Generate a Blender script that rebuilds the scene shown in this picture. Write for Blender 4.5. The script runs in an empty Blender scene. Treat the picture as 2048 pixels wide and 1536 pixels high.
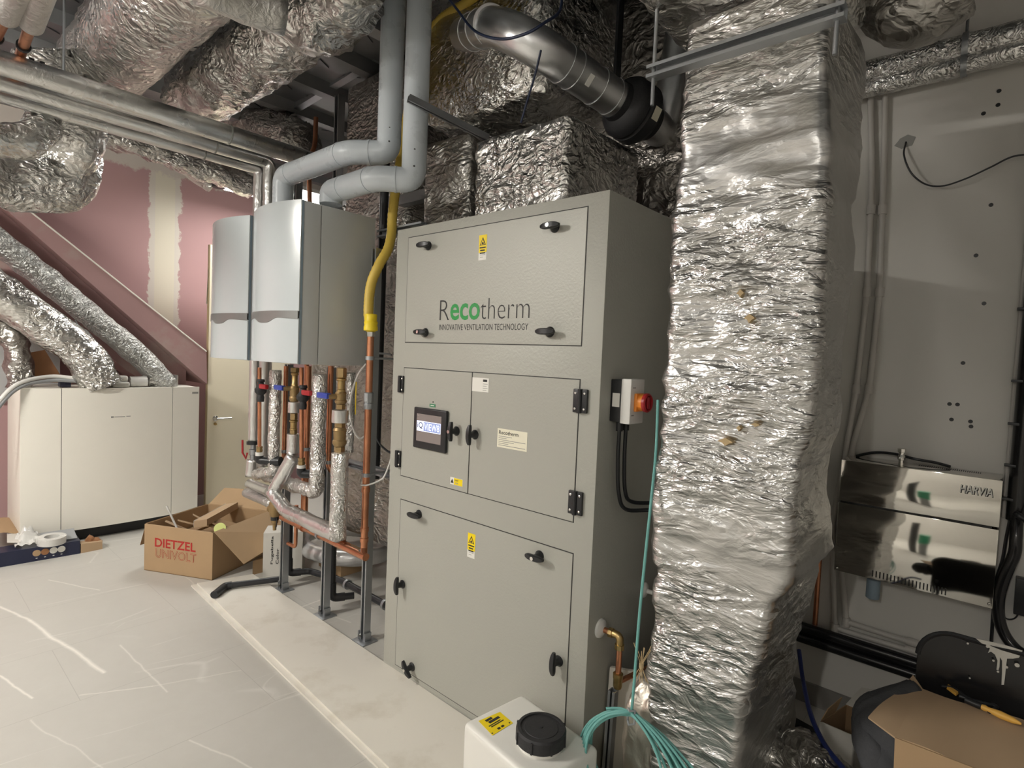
import bpy, bmesh, math, random
from mathutils import Vector, Matrix, noise
import numpy as np
random.seed(7)
V = Vector
# ---------------------------------------------------------------- camera
F, YAW, PIT, ROL = 1123.4, math.radians(41.26), math.radians(2.5935), math.radians(-2.4335)
CAM = V((0, 0, 1.6))
_f = V((-math.sin(YAW) * math.cos(PIT), math.cos(YAW) * math.cos(PIT), -math.sin(PIT)))
_r0 = V((math.cos(YAW), math.sin(YAW), 0)); _d0 = _f.cross(_r0)
_r = math.cos(ROL) * _r0 + math.sin(ROL) * _d0
_d = -math.sin(ROL) * _r0 + math.cos(ROL) * _d0
scene = bpy.context.scene
cam_data = bpy.data.cameras.new('camera'); cam = bpy.data.objects.new('camera', cam_data)
scene.collection.objects.link(cam); scene.camera = cam
cam_data.sensor_width = 36; cam_data.lens = F / 2048 * 36; cam_data.clip_start = 0.02
mw = Matrix.Identity(4)
for i in range(3):
    mw[i][0], mw[i][1], mw[i][2], mw[i][3] = _r[i], -_d[i], -_f[i], CAM[i]
cam.matrix_world = mw

def pt(px, py, **k):
    """point in the room seen at a place of the photograph, on the plane x=, y= or z="""
    d = _r * ((px - 1024) / F) + _d * ((py - 768) / F) + _f
    a, v = list(k.items())[0]; i = 'xyz'.index(a)
    return CAM + d * ((v - CAM[i]) / d[i])

# ---------------------------------------------------------------- world, exposure
w = bpy.data.worlds.new('world'); scene.world = w; w.use_nodes = True
w.node_tree.nodes['Background'].inputs[0].default_value = (1, .97, .93, 1)
w.node_tree.nodes['Background'].inputs[1].default_value = 0.02
vs = scene.view_settings
vs.view_transform = 'Standard'; vs.look = 'None'; vs.gamma = 1; vs.use_curve_mapping = False
vs.exposure = 1.42
MAIN_LIGHT, SIDE_FILL, LEFT_FILL, PANEL_LIGHT = 6, 92, 160, 7.5

# ---------------------------------------------------------------- materials
def nodes(name):
    m = bpy.data.materials.new(name); m.use_nodes = True
    nt = m.node_tree; b = nt.nodes['Principled BSDF']
    return m, nt, b
def N(nt, t, **k):
    n = nt.nodes.new(t)
    for a, v in k.items():
        if a in n.inputs: n.inputs[a].default_value = v
        else: setattr(n, a, v)
    return n
def coords(nt, scale=(1, 1, 1), rot=(0, 0, 0), world=True):
    if world: tc = N(nt, 'ShaderNodeNewGeometry'); out = tc.outputs['Position']
    else: tc = N(nt, 'ShaderNodeTexCoord'); out = tc.outputs['Object']
    mp = N(nt, 'ShaderNodeMapping'); nt.links.new(out, mp.inputs[0])
    mp.inputs['Scale'].default_value = scale; mp.inputs['Rotation'].default_value = rot
    return mp.outputs[0]
def mixc(nt, fac, a, b):
    m = N(nt, 'ShaderNodeMix', data_type='RGBA')
    if isinstance(fac, float): m.inputs[0].default_value = fac
    else: nt.links.new(fac, m.inputs[0])
    for i, c in ((6, a), (7, b)):
        if isinstance(c, tuple): m.inputs[i].default_value = (*c, 1)
        else: nt.links.new(c, m.inputs[i])
    return m.outputs[2]
def ramp(nt, src, *stops):
    r = N(nt, 'ShaderNodeValToRGB'); e = r.color_ramp.elements
    while len(e) < len(stops): e.new(.5)
    for el, (p, v) in zip(e, stops):
        el.position = p; el.color = (v, v, v, 1)
    nt.links.new(src, r.inputs[0]); return r.outputs[0]
def math_(nt, op, a, b=None, c=None):
    m = N(nt, 'ShaderNodeMath', operation=op)
    for i, x in enumerate((a, b, c)):
        if x is None: continue
        if isinstance(x, (int, float)): m.inputs[i].default_value = x
        else: nt.links.new(x, m.inputs[i])
    return m.outputs[0]
def noisetex(nt, co, scale, detail=4, rough=.55, dist=0):
    n = N(nt, 'ShaderNodeTexNoise'); nt.links.new(co, n.inputs['Vector'])
    n.inputs['Scale'].default_value = scale; n.inputs['Detail'].default_value = detail
    n.inputs['Roughness'].default_value = rough; n.inputs['Distortion'].default_value = dist
    return n.outputs[0]
def bump(nt, b, h, strength, dist=.01, prev=None):
    n = N(nt, 'ShaderNodeBump'); n.inputs['Strength'].default_value = strength; n.inputs['Distance'].default_value = dist
    nt.links.new(h, n.inputs['Height'])
    if prev: nt.links.new(prev, n.inputs['Normal'])
    nt.links.new(n.outputs[0], b.inputs['Normal']); return n.outputs[0]
def sc(c, k): return tuple(min(1, x * k) for x in c)
def pm(name, col, rough=.5, metal=0, var=.07, vs_=9, bmp=0, bs=60, coat=0, emit=0, spec=None, dirt=None):
    m, nt, b = nodes(name)
    co = coords(nt, world=False)
    f = noisetex(nt, co, vs_, 5)
    c = mixc(nt, f, sc(col, 1 - var * 1.4), sc(col, 1 + var))
    if dirt:
        c = mixc(nt, ramp(nt, noisetex(nt, co, dirt[1], 8, .65), (.52, 0), (.72, dirt[2])), c, dirt[0])
    nt.links.new(c, b.inputs['Base Color'])
    r = math_(nt, 'MULTIPLY_ADD', f, .16 * (1 if rough > .15 else .2), rough - .07 * (1 if rough > .15 else .2))
    nt.links.new(r, b.inputs['Roughness'])
    b.inputs['Metallic'].default_value = metal
    if spec is not None: b.inputs['Specular IOR Level'].default_value = spec
    if coat: b.inputs['Coat Weight'].default_value = coat; b.inputs['Coat Roughness'].default_value = .12
    if bmp: bump(nt, b, noisetex(nt, co, bs, 3), bmp, .004)
    if emit:
        b.inputs['Emission Color'].default_value = (*col, 1); b.inputs['Emission Strength'].default_value = emit
    return m
def foil(name, scale=9, stretch=(1, 1, 1), strength=.8, rough=.24, col=(.80, .79, .77), fine=40, rot=(0, 0, 0), patchy=.35, dull=.25):
    """crumpled aluminium foil: folds, sharp creases and small crinkles, smoother in places"""
    m, nt, b = nodes(name)
    co = coords(nt, stretch, rot)
    wob = N(nt, 'ShaderNodeTexNoise'); nt.links.new(co, wob.inputs['Vector']); wob.inputs['Scale'].default_value = scale * .7
    add = N(nt, 'ShaderNodeVectorMath', operation='MULTIPLY_ADD')
    nt.links.new(wob.outputs['Color'], add.inputs[0]); add.inputs[1].default_value = (.16, .16, .16); nt.links.new(co, add.inputs[2])
    patch = noisetex(nt, co, scale * .35, 4)
    mask = ramp(nt, noisetex(nt, co, scale * .28, 3, .6), (.38, patchy), (.60, 1))
    n1 = noisetex(nt, add.outputs[0], scale, 3, .6, .6)
    r1 = math_(nt, 'ABSOLUTE', math_(nt, 'SUBTRACT', n1, .5))
    vor = N(nt, 'ShaderNodeTexVoronoi'); nt.links.new(add.outputs[0], vor.inputs['Vector']); vor.inputs['Scale'].default_value = scale * 3.1
    v2 = N(nt, 'ShaderNodeTexVoronoi'); nt.links.new(add.outputs[0], v2.inputs['Vector']); v2.inputs['Scale'].default_value = fine * .9
    n2 = noisetex(nt, add.outputs[0], fine, 2, .5, .3)
    r2 = math_(nt, 'ABSOLUTE', math_(nt, 'SUBTRACT', n2, .5))
    h = math_(nt, 'ADD', math_(nt, 'MULTIPLY', r1, 1.7), math_(nt, 'MULTIPLY', vor.outputs['Distance'], .55))
    p = bump(nt, b, math_(nt, 'MULTIPLY', h, mask), strength, .03)
    bump(nt, b, math_(nt, 'MULTIPLY', math_(nt, 'ADD', r2, math_(nt, 'MULTIPLY', v2.outputs['Distance'], .4)), mask), min(1, strength), .009, p)
    c = mixc(nt, patch, sc(col, .84), sc(col, 1.06))
    nt.links.new(c, b.inputs['Base Color'])
    nt.links.new(math_(nt, 'MULTIPLY_ADD', patch, dull, rough - dull * .4), b.inputs['Roughness'])
    b.inputs['Metallic'].default_value = 1
    return m

M = {}
M['foil_duct'] = foil('foil_duct', 4.5, (1, 1, 2.6), .85, .30, col=(.60, .595, .58), rot=(.12, -.16, 0), patchy=.12, fine=34)
M['foil_crumple'] = foil('foil_crumple', 9, (1, 1, 1.4), .9, .25, fine=48, patchy=.3, col=(.68, .67, .645))
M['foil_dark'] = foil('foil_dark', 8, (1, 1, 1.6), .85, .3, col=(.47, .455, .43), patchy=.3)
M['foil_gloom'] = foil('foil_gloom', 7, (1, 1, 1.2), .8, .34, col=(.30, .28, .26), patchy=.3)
M['foil_pipe'] = foil('foil_pipe', 20, (1, 1, .8), .6, .26, fine=80)
M['foil_smooth'] = foil('foil_smooth', 9, (1, 1, .6), .14, .27, col=(.78, .78, .77), fine=90)
M['foil_fibre'] = foil('foil_fibre', 14, (1, 1, 1), .9, .46, col=(.50, .50, .48), fine=70, patchy=.6)
M['foil_matt'] = foil('foil_matt', 12, (1, 1, 1), .3, .42, col=(.55, .54, .52), fine=120)
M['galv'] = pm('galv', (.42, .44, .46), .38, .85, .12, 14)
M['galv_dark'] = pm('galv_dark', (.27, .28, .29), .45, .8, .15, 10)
M['spiral'] = pm('spiral', (.70, .71, .72), .34, 1, .1, 8)
M['chrome'] = pm('chrome', (.75, .74, .70), .15, 1)
M['copper'] = pm('copper', (.66, .30, .17), .3, 1, .22, 12, dirt=((.30, .12, .06), 9, .6))
M['brass'] = pm('brass', (.50, .36, .16), .34, 1, .15, 20)
M['brass_dull'] = pm('brass_dull', (.36, .25, .12), .45, .8, .15, 20)
M['black'] = pm('black', (.012, .013, .015), .38)
M['black_soft'] = pm('black_soft', (.02, .02, .022), .6, bmp=.3, bs=90)
M['black_gloss'] = pm('black_gloss', (.012, .012, .013), .2)
M['blackish_pipe'] = pm('blackish_pipe', (.022, .023, .026), .35)
M['white_pl'] = pm('white_pl', (.72, .71, .68), .4)
M['grey_pl'] = pm('grey_pl', (.30, .31, .32), .4)
M['conduit'] = pm('conduit', (.52, .50, .47), .45)
M['steel_blue'] = pm('steel_blue', (.23, .30, .36), .5)
M['red'] = pm('red', (.36, .015, .02), .35)
M['blue'] = pm('blue', (.03, .06, .35), .35)
M['blue_hose'] = pm('blue_hose', (.010, .022, .13), .4)
M['navy_cable'] = pm('navy_cable', (.010, .018, .05), .4)
M['orange'] = pm('orange', (.80, .26, .03), .4)
M['yellow_hose'] = pm('yellow_hose', (.66, .47, .08), .5, var=.1)
M['yellow'] = pm('yellow', (.88, .66, .02), .45)
M['yellow_lab'] = pm('yellow_lab', (.9, .68, .0), .5, var=.02)
M['white_lab'] = pm('white_lab', (.78, .77, .72), .5, var=.02)
M['cream_lab'] = pm('cream_lab', (.80, .77, .62), .5, var=.02)
M['ink'] = pm('ink', (.02, .02, .02), .6)
M['ink_green'] = pm('ink_green', (.01, .28, .05), .5)
M['ink_grey'] = pm('ink_grey', (.28, .28, .26), .6)
M['ink_red'] = pm('ink_red', (.42, .025, .02), .6)
M['lab_green'] = pm('lab_green', (.05, .25, .12), .5)
M['aqua'] = pm('aqua', (.16, .42, .39), .5)
M['boiler_white'] = pm('boiler_white', (.55, .60, .62), .22, var=.015, coat=.3)
M['boiler_side'] = pm('boiler_side', (.56, .575, .57), .35, var=.015)
M['boiler_rear'] = pm('boiler_rear', (.58, .595, .58), .4, .2, var=.03)
M['boiler_band'] = pm('boiler_band', (.26, .265, .26), .32, .5)
M['flue'] = pm('flue', (.56, .61, .65), .28, var=.03)
M['unit_white'] = pm('unit_white', (.80, .775, .70), .38, var=.015)
M['door_cream'] = pm('door_cream', (.84, .77, .60), .42, var=.03, vs_=3)
M['door_edge'] = pm('door_edge', (.45, .36, .22), .7)
M['card'] = pm('card', (.40, .27, .15), .8, var=.08, vs_=5, bmp=.1, bs=30)
M['card_dark'] = pm('card_dark', (.27, .17, .09), .85, var=.1)
M['card_pale'] = pm('card_pale', (.44, .31, .19), .8, var=.07, vs_=4)
M['paper_white'] = pm('paper_white', (.62, .60, .55), .6)
M['navy_box'] = pm('navy_box', (.012, .016, .045), .35)
M['bag'] = pm('bag', (.62, .61, .58), .25, var=.1)
M['jug'] = pm('jug', (.80, .79, .74), .4, var=.01)
M['jug'].node_tree.nodes['Principled BSDF'].inputs['Subsurface Weight'].default_value = .3
M['jug'].node_tree.nodes['Principled BSDF'].inputs['Subsurface Radius'].default_value = (.03, .03, .03)
M['board'] = pm('board', (.72, .69, .62), .6, var=.03, vs_=3, dirt=((.38, .32, .22), 3.5, .35))
M['board_edge'] = pm('board_edge', (.40, .34, .27), .8, var=.2, vs_=20)
M['fabric'] = pm('fabric', (.055, .057, .062), .95, var=.15, bmp=.5, bs=200)
M['wood_handle'] = pm('wood_handle', (.75, .42, .08), .4)
M['rust'] = pm('rust', (.20, .07, .03), .7)
M['brown_board'] = pm('brown_board', (.30, .14, .06), .75, var=.2)
M['screen'] = pm('screen', (.12, .10, .09), .25, emit=.4)
M['screen_blue'] = pm('screen_blue', (.14, .17, .30), .3, emit=.6)
M['screen_white'] = pm('screen_white', (.55, .60, .85), .3, emit=.55)
M['cap_fibre'] = pm('cap_fibre', (.48, .36, .20), .9)
M['lime'] = pm('lime', (.62, .68, .22), .4)
M['bulk'] = pm('bulk', (.17, .165, .16), .7, 0, .2, 4)
M['dark_void'] = pm('dark_void', (.03, .03, .03), .9)
M['green_box'] = pm('green_box', (.02, .32, .16), .4)

def cabinet_paint():
    m, nt, b = nodes('cabinet_paint')
    co = coords(nt)
    f = noisetex(nt, co, 2, 2)
    nt.links.new(mixc(nt, f, (.385, .385, .345), (.405, .405, .362)), b.inputs['Base Color'])
    b.inputs['Roughness'].default_value = .42; b.inputs['Metallic'].default_value = .05; b.inputs['Specular IOR Level'].default_value = .4
    bump(nt, b, noisetex(nt, co, 95, 2), .4, .002)
    return m
M['cabinet'] = cabinet_paint()
M['cabinet_side'] = M['cabinet']
def steel_mirror():
    m, nt, b = nodes('polished_steel')
    co = coords(nt, (1, 1, 2.2))
    b.inputs['Base Color'].default_value = (.70, .68, .63, 1); b.inputs['Metallic'].default_value = 1
    b.inputs['Roughness'].default_value = .06
    bump(nt, b, noisetex(nt, co, 2.6, 1, .4), .16, .05)
    return m
M['steel'] = steel_mirror()
VEINS = [(-20, 1208, 60, 1240, .012, .8), (60, 1240, 205, 1345, .014, .9), (-10, 1352, 60, 1398, .008, .8), (95, 1160, 200, 1180, .008, .5), (240, 1290, 330, 1385, .006, .5), (330, 1120, 420, 1200, .006, .4), (160, 1390, 300, 1372, .006, .5), (300, 1372, 480, 1340, .006, .35), (380, 1480, 500, 1536, .006, .5), (60, 1440, 200, 1536, .005, .4), (560, 1230, 660, 1190, .008, .6), (620, 1215, 700, 1245, .008, .4)]
def floor_mat():
    m, nt, b = nodes('stone_tile')
    co = coords(nt)
    big = noisetex(nt, co, 1.3, 6, .6); fine = noisetex(nt, co, 14, 6, .65)
    c = mixc(nt, big, (.42, .405, .37), (.54, .525, .485))
    c = mixc(nt, ramp(nt, fine, (.35, 0), (.7, .3)), c, (.55, .54, .50))
    # pale veins
    for sc_, rz, w_, k in ((1.1, .45, .008, .35), (2.3, -.5, .007, .3)):
        cv = coords(nt, (1, .32, 1), (0, 0, rz))
        wob = N(nt, 'ShaderNodeTexNoise'); nt.links.new(cv, wob.inputs['Vector']); wob.inputs['Scale'].default_value = 1.6
        ad = N(nt, 'ShaderNodeVectorMath', operation='MULTIPLY_ADD'); nt.links.new(wob.outputs['Color'], ad.inputs[0])
        ad.inputs[1].default_value = (.45, .45, 0); nt.links.new(cv, ad.inputs[2])
        vo = N(nt, 'ShaderNodeTexVoronoi', feature='DISTANCE_TO_EDGE'); nt.links.new(ad.outputs[0], vo.inputs['Vector']); vo.inputs['Scale'].default_value = sc_
        line = ramp(nt, vo.outputs['Distance'], (0, 1), (w_, 0))
        mask = ramp(nt, noisetex(nt, co, 1.7, 3), (.48, 0), (.6, k))
        c = mixc(nt, math_(nt, 'MULTIPLY', line, mask), c, (.74, .72, .68))
    pos = N(nt, 'ShaderNodeNewGeometry').outputs['Position']
    wv = N(nt, 'ShaderNodeTexNoise'); nt.links.new(pos, wv.inputs['Vector']); wv.inputs['Scale'].default_value = 4; wv.inputs['Detail'].default_value = 6
    pw = N(nt, 'ShaderNodeVectorMath', operation='MULTIPLY_ADD'); nt.links.new(wv.outputs['Color'], pw.inputs[0]); pw.inputs[1].default_value = (.05, .05, 0); nt.links.new(pos, pw.inputs[2])
    for (a0, a1, b0, b1, wd, st) in VEINS:
        A, B = pt(a0, a1, z=0) + V((.03, .03, 0)), pt(b0, b1, z=0) + V((.03, .03, 0)); L = (B - A).length; d = (B - A) / L
        sb = N(nt, 'ShaderNodeVectorMath', operation='SUBTRACT'); nt.links.new(pw.outputs[0], sb.inputs[0]); sb.inputs[1].default_value = A
        dt = N(nt, 'ShaderNodeVectorMath', operation='DOT_PRODUCT'); nt.links.new(sb.outputs[0], dt.inputs[0]); dt.inputs[1].default_value = d
        tt = math_(nt, 'MINIMUM', math_(nt, 'MAXIMUM', dt.outputs['Value'], 0), L)
        sl = N(nt, 'ShaderNodeVectorMath', operation='SCALE'); sl.inputs[0].default_value = d; nt.links.new(tt, sl.inputs['Scale'])
        ds = N(nt, 'ShaderNodeVectorMath', operation='DISTANCE'); nt.links.new(sb.outputs[0], ds.inputs[0]); nt.links.new(sl.outputs[0], ds.inputs[1])
        c = mixc(nt, ramp(nt, ds.outputs['Value'], (0, st), (wd, 0)), c, (.80, .77, .71))
    br = N(nt, 'ShaderNodeTexBrick'); nt.links.new(coords(nt, (1, 1, 1), (0, 0, math.radians(90))), br.inputs['Vector'])
    br.inputs['Scale'].default_value = 1; br.inputs['Brick Width'].default_value = 1.2; br.inputs['Row Height'].default_value = .6
    br.inputs['Mortar Size'].default_value = .0016; br.offset = .5
    c = mixc(nt, math_(nt, 'MULTIPLY', br.outputs['Fac'], .32), c, (.22, .21, .19))
    nt.links.new(c, b.inputs['Base Color'])
    nt.links.new(math_(nt, 'MULTIPLY_ADD', fine, .25, .36), b.inputs['Roughness'])
    bump(nt, b, fine, .08, .003)
    return m
M['floor'] = floor_mat()
def pink_mat():
    """pink plasterboard with one filled and one smeared joint"""
    m, nt, b = nodes('pink_plasterboard')
    g = N(nt, 'ShaderNodeNewGeometry'); s = N(nt, 'ShaderNodeSeparateXYZ'); nt.links.new(g.outputs['Position'], s.inputs[0])
    co = coords(nt); n = noisetex(nt, co, 5, 6, .7); n2 = noisetex(nt, co, 1.2, 4)
    pink = mixc(nt, n2, (.40, .245, .25), (.46, .29, .285))
    yy = math_(nt, 'ADD', s.outputs['Y'], math_(nt, 'MULTIPLY', math_(nt, 'SUBTRACT', n, .5), .22))
    d = math_(nt, 'ABSOLUTE', math_(nt, 'SUBTRACT', yy, JY))
    inn = math_(nt, 'ABSOLUTE', math_(nt, 'SUBTRACT', s.outputs['Y'], JY))
    c = mixc(nt, ramp(nt, d, (0, 1), (.135, 1), (.145, 0)), pink, (.60, .56, .50))
    c = mixc(nt, ramp(nt, inn, (0, 1), (.085, 1), (.09, 0)), c, (.64, .60, .49))
    zz = math_(nt, 'ADD', s.outputs['Z'], math_(nt, 'MULTIPLY', math_(nt, 'SUBTRACT', n, .5), .3))
    c = mixc(nt, ramp(nt, math_(nt, 'SUBTRACT', zz, 3.27), (0, 0), (.03, 1)), c, (.55, .50, .45))
    nt.links.new(c, b.inputs['Base Color']); b.inputs['Roughness'].default_value = .8
    return m
FARX = -6.4
JY = pt(330, 450, x=FARX).y
M['pink'] = pink_mat()
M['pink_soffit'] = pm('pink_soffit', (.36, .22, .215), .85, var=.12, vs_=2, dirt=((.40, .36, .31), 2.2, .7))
M['wall'] = pm('wall', (.60, .585, .55), .75, var=.04, vs_=1.5, bmp=.05, bs=80)
M['wall_white'] = pm('wall_white', (.50, .485, .455), .75)
M['wall_far'] = pm('wall_far', (.42, .42, .42), .8)

# ---------------------------------------------------------------- mesh builder
class MB:
    def __init__(s, xf=None): s.v = []; s.f = []; s.m = []; s.mi = 0; s.xf = xf
    def add(s, vs, fs):
        o = len(s.v)
        s.v += [(s.xf @ V(p)) if s.xf else V(p) for p in vs]
        s.f += [tuple(i + o for i in f) for f in fs]; s.m += [s.mi] * len(fs); return s
    def bm(s, bm):
        bm.verts.ensure_lookup_table()
        for i, v in enumerate(bm.verts): v.index = i
        s.add([v.co.copy() for v in bm.verts], [[v.index for v in f.verts] for f in bm.faces]); bm.free(); return s
    def box(s, a, b, bev=0, seg=2):
        a, b = V(a), V(b)
        bm = bmesh.new(); bmesh.ops.create_cube(bm, size=1)
        for v in bm.verts: v.co = V([(a[i] + b[i]) / 2 + v.co[i] * abs(b[i] - a[i]) for i in range(3)])
        if bev: bmesh.ops.bevel(bm, geom=bm.edges[:], offset=bev, segments=seg, affect='EDGES', profile=.6)
        return s.bm(bm)
    def cyl(s, p0, p1, r0, r1=None, n=20, caps=True):
        p0, p1 = V(p0), V(p1); r1 = r0 if r1 is None else r1
        z = (p1 - p0).normalized(); x = z.orthogonal().normalized(); y = z.cross(x)
        vs = [p + (x * math.cos(2 * math.pi * i / n) + y * math.sin(2 * math.pi * i / n)) * r for p, r in ((p0, r0), (p1, r1)) for i in range(n)]
        fs = [(i, (i + 1) % n, n + (i + 1) % n, n + i) for i in range(n)]
        if caps: fs += [tuple(range(n - 1, -1, -1)), tuple(range(n, 2 * n))]
        return s.add(vs, fs)
    def lathe(s, prof, o, ax, n=28):
        o = V(o); z = V(ax).normalized(); x = z.orthogonal().normalized(); y = z.cross(x)
        vs = []; fs = []
        for r, h in prof:
            for i in range(n):
                a = 2 * math.pi * i / n; vs.append(o + z * h + (x * math.cos(a) + y * math.sin(a)) * max(r, 1e-4))
        for j in range(len(prof) - 1):
            fs += [(j * n + i, j * n + (i + 1) % n, (j + 1) * n + (i + 1) % n, (j + 1) * n + i) for i in range(n)]
        fs += [tuple(range(n - 1, -1, -1)), tuple(range((len(prof) - 1) * n, len(prof) * n))]
        return s.add(vs, fs)
    def tube(s, pts, r, n=14, fil=0, caps=True, closed=False, step=None, amp=0, fr=9, sy=1, seed=0):
        pts = [V(p) for p in pts]
        if fil: pts = fillet(pts, fil)
        if step: pts = resample(pts, step)
        m = len(pts); vs = []; x = None; z0 = None
        for i, p in enumerate(pts):
            if closed: t = pts[(i + 1) % m] - pts[i - 1]
            else: t = pts[min(i + 1, m - 1)] - pts[max(i - 1, 0)]
            t.normalize()
            if x is None: x = t.orthogonal().normalized()
            else: x = (x - t * x.dot(t)).normalized()
            y = t.cross(x)
            rr = r(i / (m - 1)) if callable(r) else r
            for j in range(n):
                a = 2 * math.pi * j / n; dv = x * math.cos(a) + y * math.sin(a)
                q = rr
                if amp:
                    c = p + dv * rr
                    q += amp * (noise.noise(c * fr + V((seed, 0, 0))) + .7 * abs(noise.noise(c * fr * 2.7 + V((0, seed, 3)))) * 1.4 - .3)
                vs.append(p + dv * q)
        fs = []
        for i in range(m if closed else m - 1):
            k = (i + 1) % m
            fs += [(i * n + j, i * n + (j + 1) % n, k * n + (j + 1) % n, k * n + j) for j in range(n)]
        if caps and not closed: fs += [tuple(range(n - 1, -1, -1)), tuple(range((m - 1) * n, m * n))]
        return s.add(vs, fs)
    def prism(s, poly, o, u, v, d):
        o, u, v, d = V(o), V(u), V(v), V(d); n = len(poly)
        a = [o + u * p[0] + v * p[1] for p in poly]
        return s.add(a + [p + d for p in a], [tuple(range(n - 1, -1, -1)), tuple(range(n, 2 * n))] + [(i, (i + 1) % n, n + (i + 1) % n, n + i) for i in range(n)])
    def quadbox(s, q, d):
        """four corner points thickened by vector d"""
        d = V(d); q = [V(p) for p in q]
        return s.add(q + [p + d for p in q], [(3, 2, 1, 0), (4, 5, 6, 7)] + [(i, (i + 1) % 4, 4 + (i + 1) % 4, 4 + i) for i in range(4)])
    def loft(s, loops, caps=True):
        n = len(loops[0]); vs = [p for l in loops for p in l]; fs = []
        for j in range(len(loops) - 1):
            fs += [(j * n + i, j * n + (i + 1) % n, (j + 1) * n + (i + 1) % n, (j + 1) * n + i) for i in range(n)]
        if caps: fs += [tuple(range(n - 1, -1, -1)), tuple(range((len(loops) - 1) * n, len(loops) * n))]
        return s.add(vs, fs)
    def sheet(s, fn, nu, nv, th):
        """fn(u,v) -> point, thickened by th along its normal"""
        g = [[V(fn(i / nu, j / nv)) for j in range(nv + 1)] for i in range(nu + 1)]
        def nrm(i, j):
            a = g[min(i + 1, nu)][j] - g[max(i - 1, 0)][j]; b = g[i][min(j + 1, nv)] - g[i][max(j - 1, 0)]
            return a.cross(b).normalized()
        top = [g[i][j] for i in range(nu + 1) for j in range(nv + 1)]
        bot = [g[i][j] - nrm(i, j) * th for i in range(nu + 1) for j in range(nv + 1)]
        n = len(top); k = nv + 1; fs = []
        for i in range(nu):
            for j in range(nv):
                a = i * k + j; fs += [(a, a + k, a + k + 1, a + 1), (n + a, n + a + 1, n + a + k + 1, n + a + k)]
        for i in range(nu):
            a = i * k; fs.append((a, n + a, n + a + k, a + k)); a = i * k + nv; fs.append((a, a + k, n + a + k, n + a))
        for j in range(nv):
            fs.append((j, j + 1, n + j + 1, n + j)); a = nu * k + j; fs.append((a, n + a, n + a + 1, a + 1))
        return s.add(top + bot, fs)

def fillet(pts, R, k=7):
    out = [pts[0]]
    for i in range(1, len(pts) - 1):
        a, b, c = pts[i - 1], pts[i], pts[i + 1]
        r = min(R, (a - b).length * .49, (c - b).length * .49)
        p, q = b + (a - b).normalized() * r, b + (c - b).normalized() * r
        out += [(p * (1 - t) ** 2 + b * 2 * t * (1 - t) + q * t * t) for t in [j / k for j in range(k + 1)]]
    return out + [pts[-1]]
def resample(pts, step):
    out = [pts[0]]
    for a, b in zip(pts, pts[1:]):
        n = max(1, int((b - a).length / step + .5))
        out += [a.lerp(b, (j + 1) / n) for j in range(n)]
    return out
def spline(pts, k=8):
    pts = [V(p) for p in pts]; P = [pts[0] * 2 - pts[1]] + pts + [pts[-1] * 2 - pts[-2]]; out = []
    for i in range(1, len(P) - 2):
        a, b, c, d = P[i - 1:i + 3]
        for j in range(k):
            t = j / k
            out.append(.5 * ((2 * b) + (c - a) * t + (2 * a - 5 * b + 4 * c - d) * t * t + (3 * b - 3 * c + d - a) * t ** 3))
    return out + [pts[-1]]

COL = scene.collection; LOC = {}
def tag(o, label=None, cat=None, group=None, kind=None):
    if label: o['label'] = label
    if cat: o['category'] = cat
    if group: o['group'] = group
    if kind: o['kind'] = kind
    return o
def thing(name, label, cat, loc, group=None):
    o = bpy.data.objects.new(name, None); COL.objects.link(o); o.location = loc; LOC[o] = V(loc); o.empty_display_size = .05
    return tag(o, label, cat, group)
def obj(name, mb, m, parent=None, ang=38, label=None, flat=False):
    me = bpy.data.meshes.new(name)
    if parent is not None: org = LOC[parent]
    else:
        lo = V([min(v[i] for v in mb.v) for i in range(3)]); hi = V([max(v[i] for v in mb.v) for i in range(3)])
        org = V(((lo.x + hi.x) / 2, (lo.y + hi.y) / 2, lo.z))
    me.from_pydata([tuple(v - org) for v in mb.v], [], mb.f)
    for x in (m if isinstance(m, (list, tuple)) else [m]): me.materials.append(M[x] if isinstance(x, str) else x)
    me.polygons.foreach_set('material_index', mb.m)
    b = bmesh.new(); b.from_mesh(me); bmesh.ops.recalc_face_normals(b, faces=b.faces[:]); b.to_mesh(me); b.free()
    if not flat:
        me.polygons.foreach_set('use_smooth', [True] * len(me.polygons)); me.set_sharp_from_angle(angle=math.radians(ang))
    me.update()
    o = bpy.data.objects.new(name, me); COL.objects.link(o)
    if parent is not None: o.parent = parent; o.location = org - LOC[parent]; LOC[o] = org
    else: o.location = org; LOC[o] = org
    if label: o['label'] = label
    return o
def single(name, mb, m, label, cat, group=None, **k):
    return tag(obj(name, mb, m, **k), label, cat, group)
def struct(name, mb, m, label=None, **k):
    o = obj(name, mb, m, **k); o['kind'] = 'structure'
    if label: o['label'] = label
    return o
_fc = None
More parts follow.
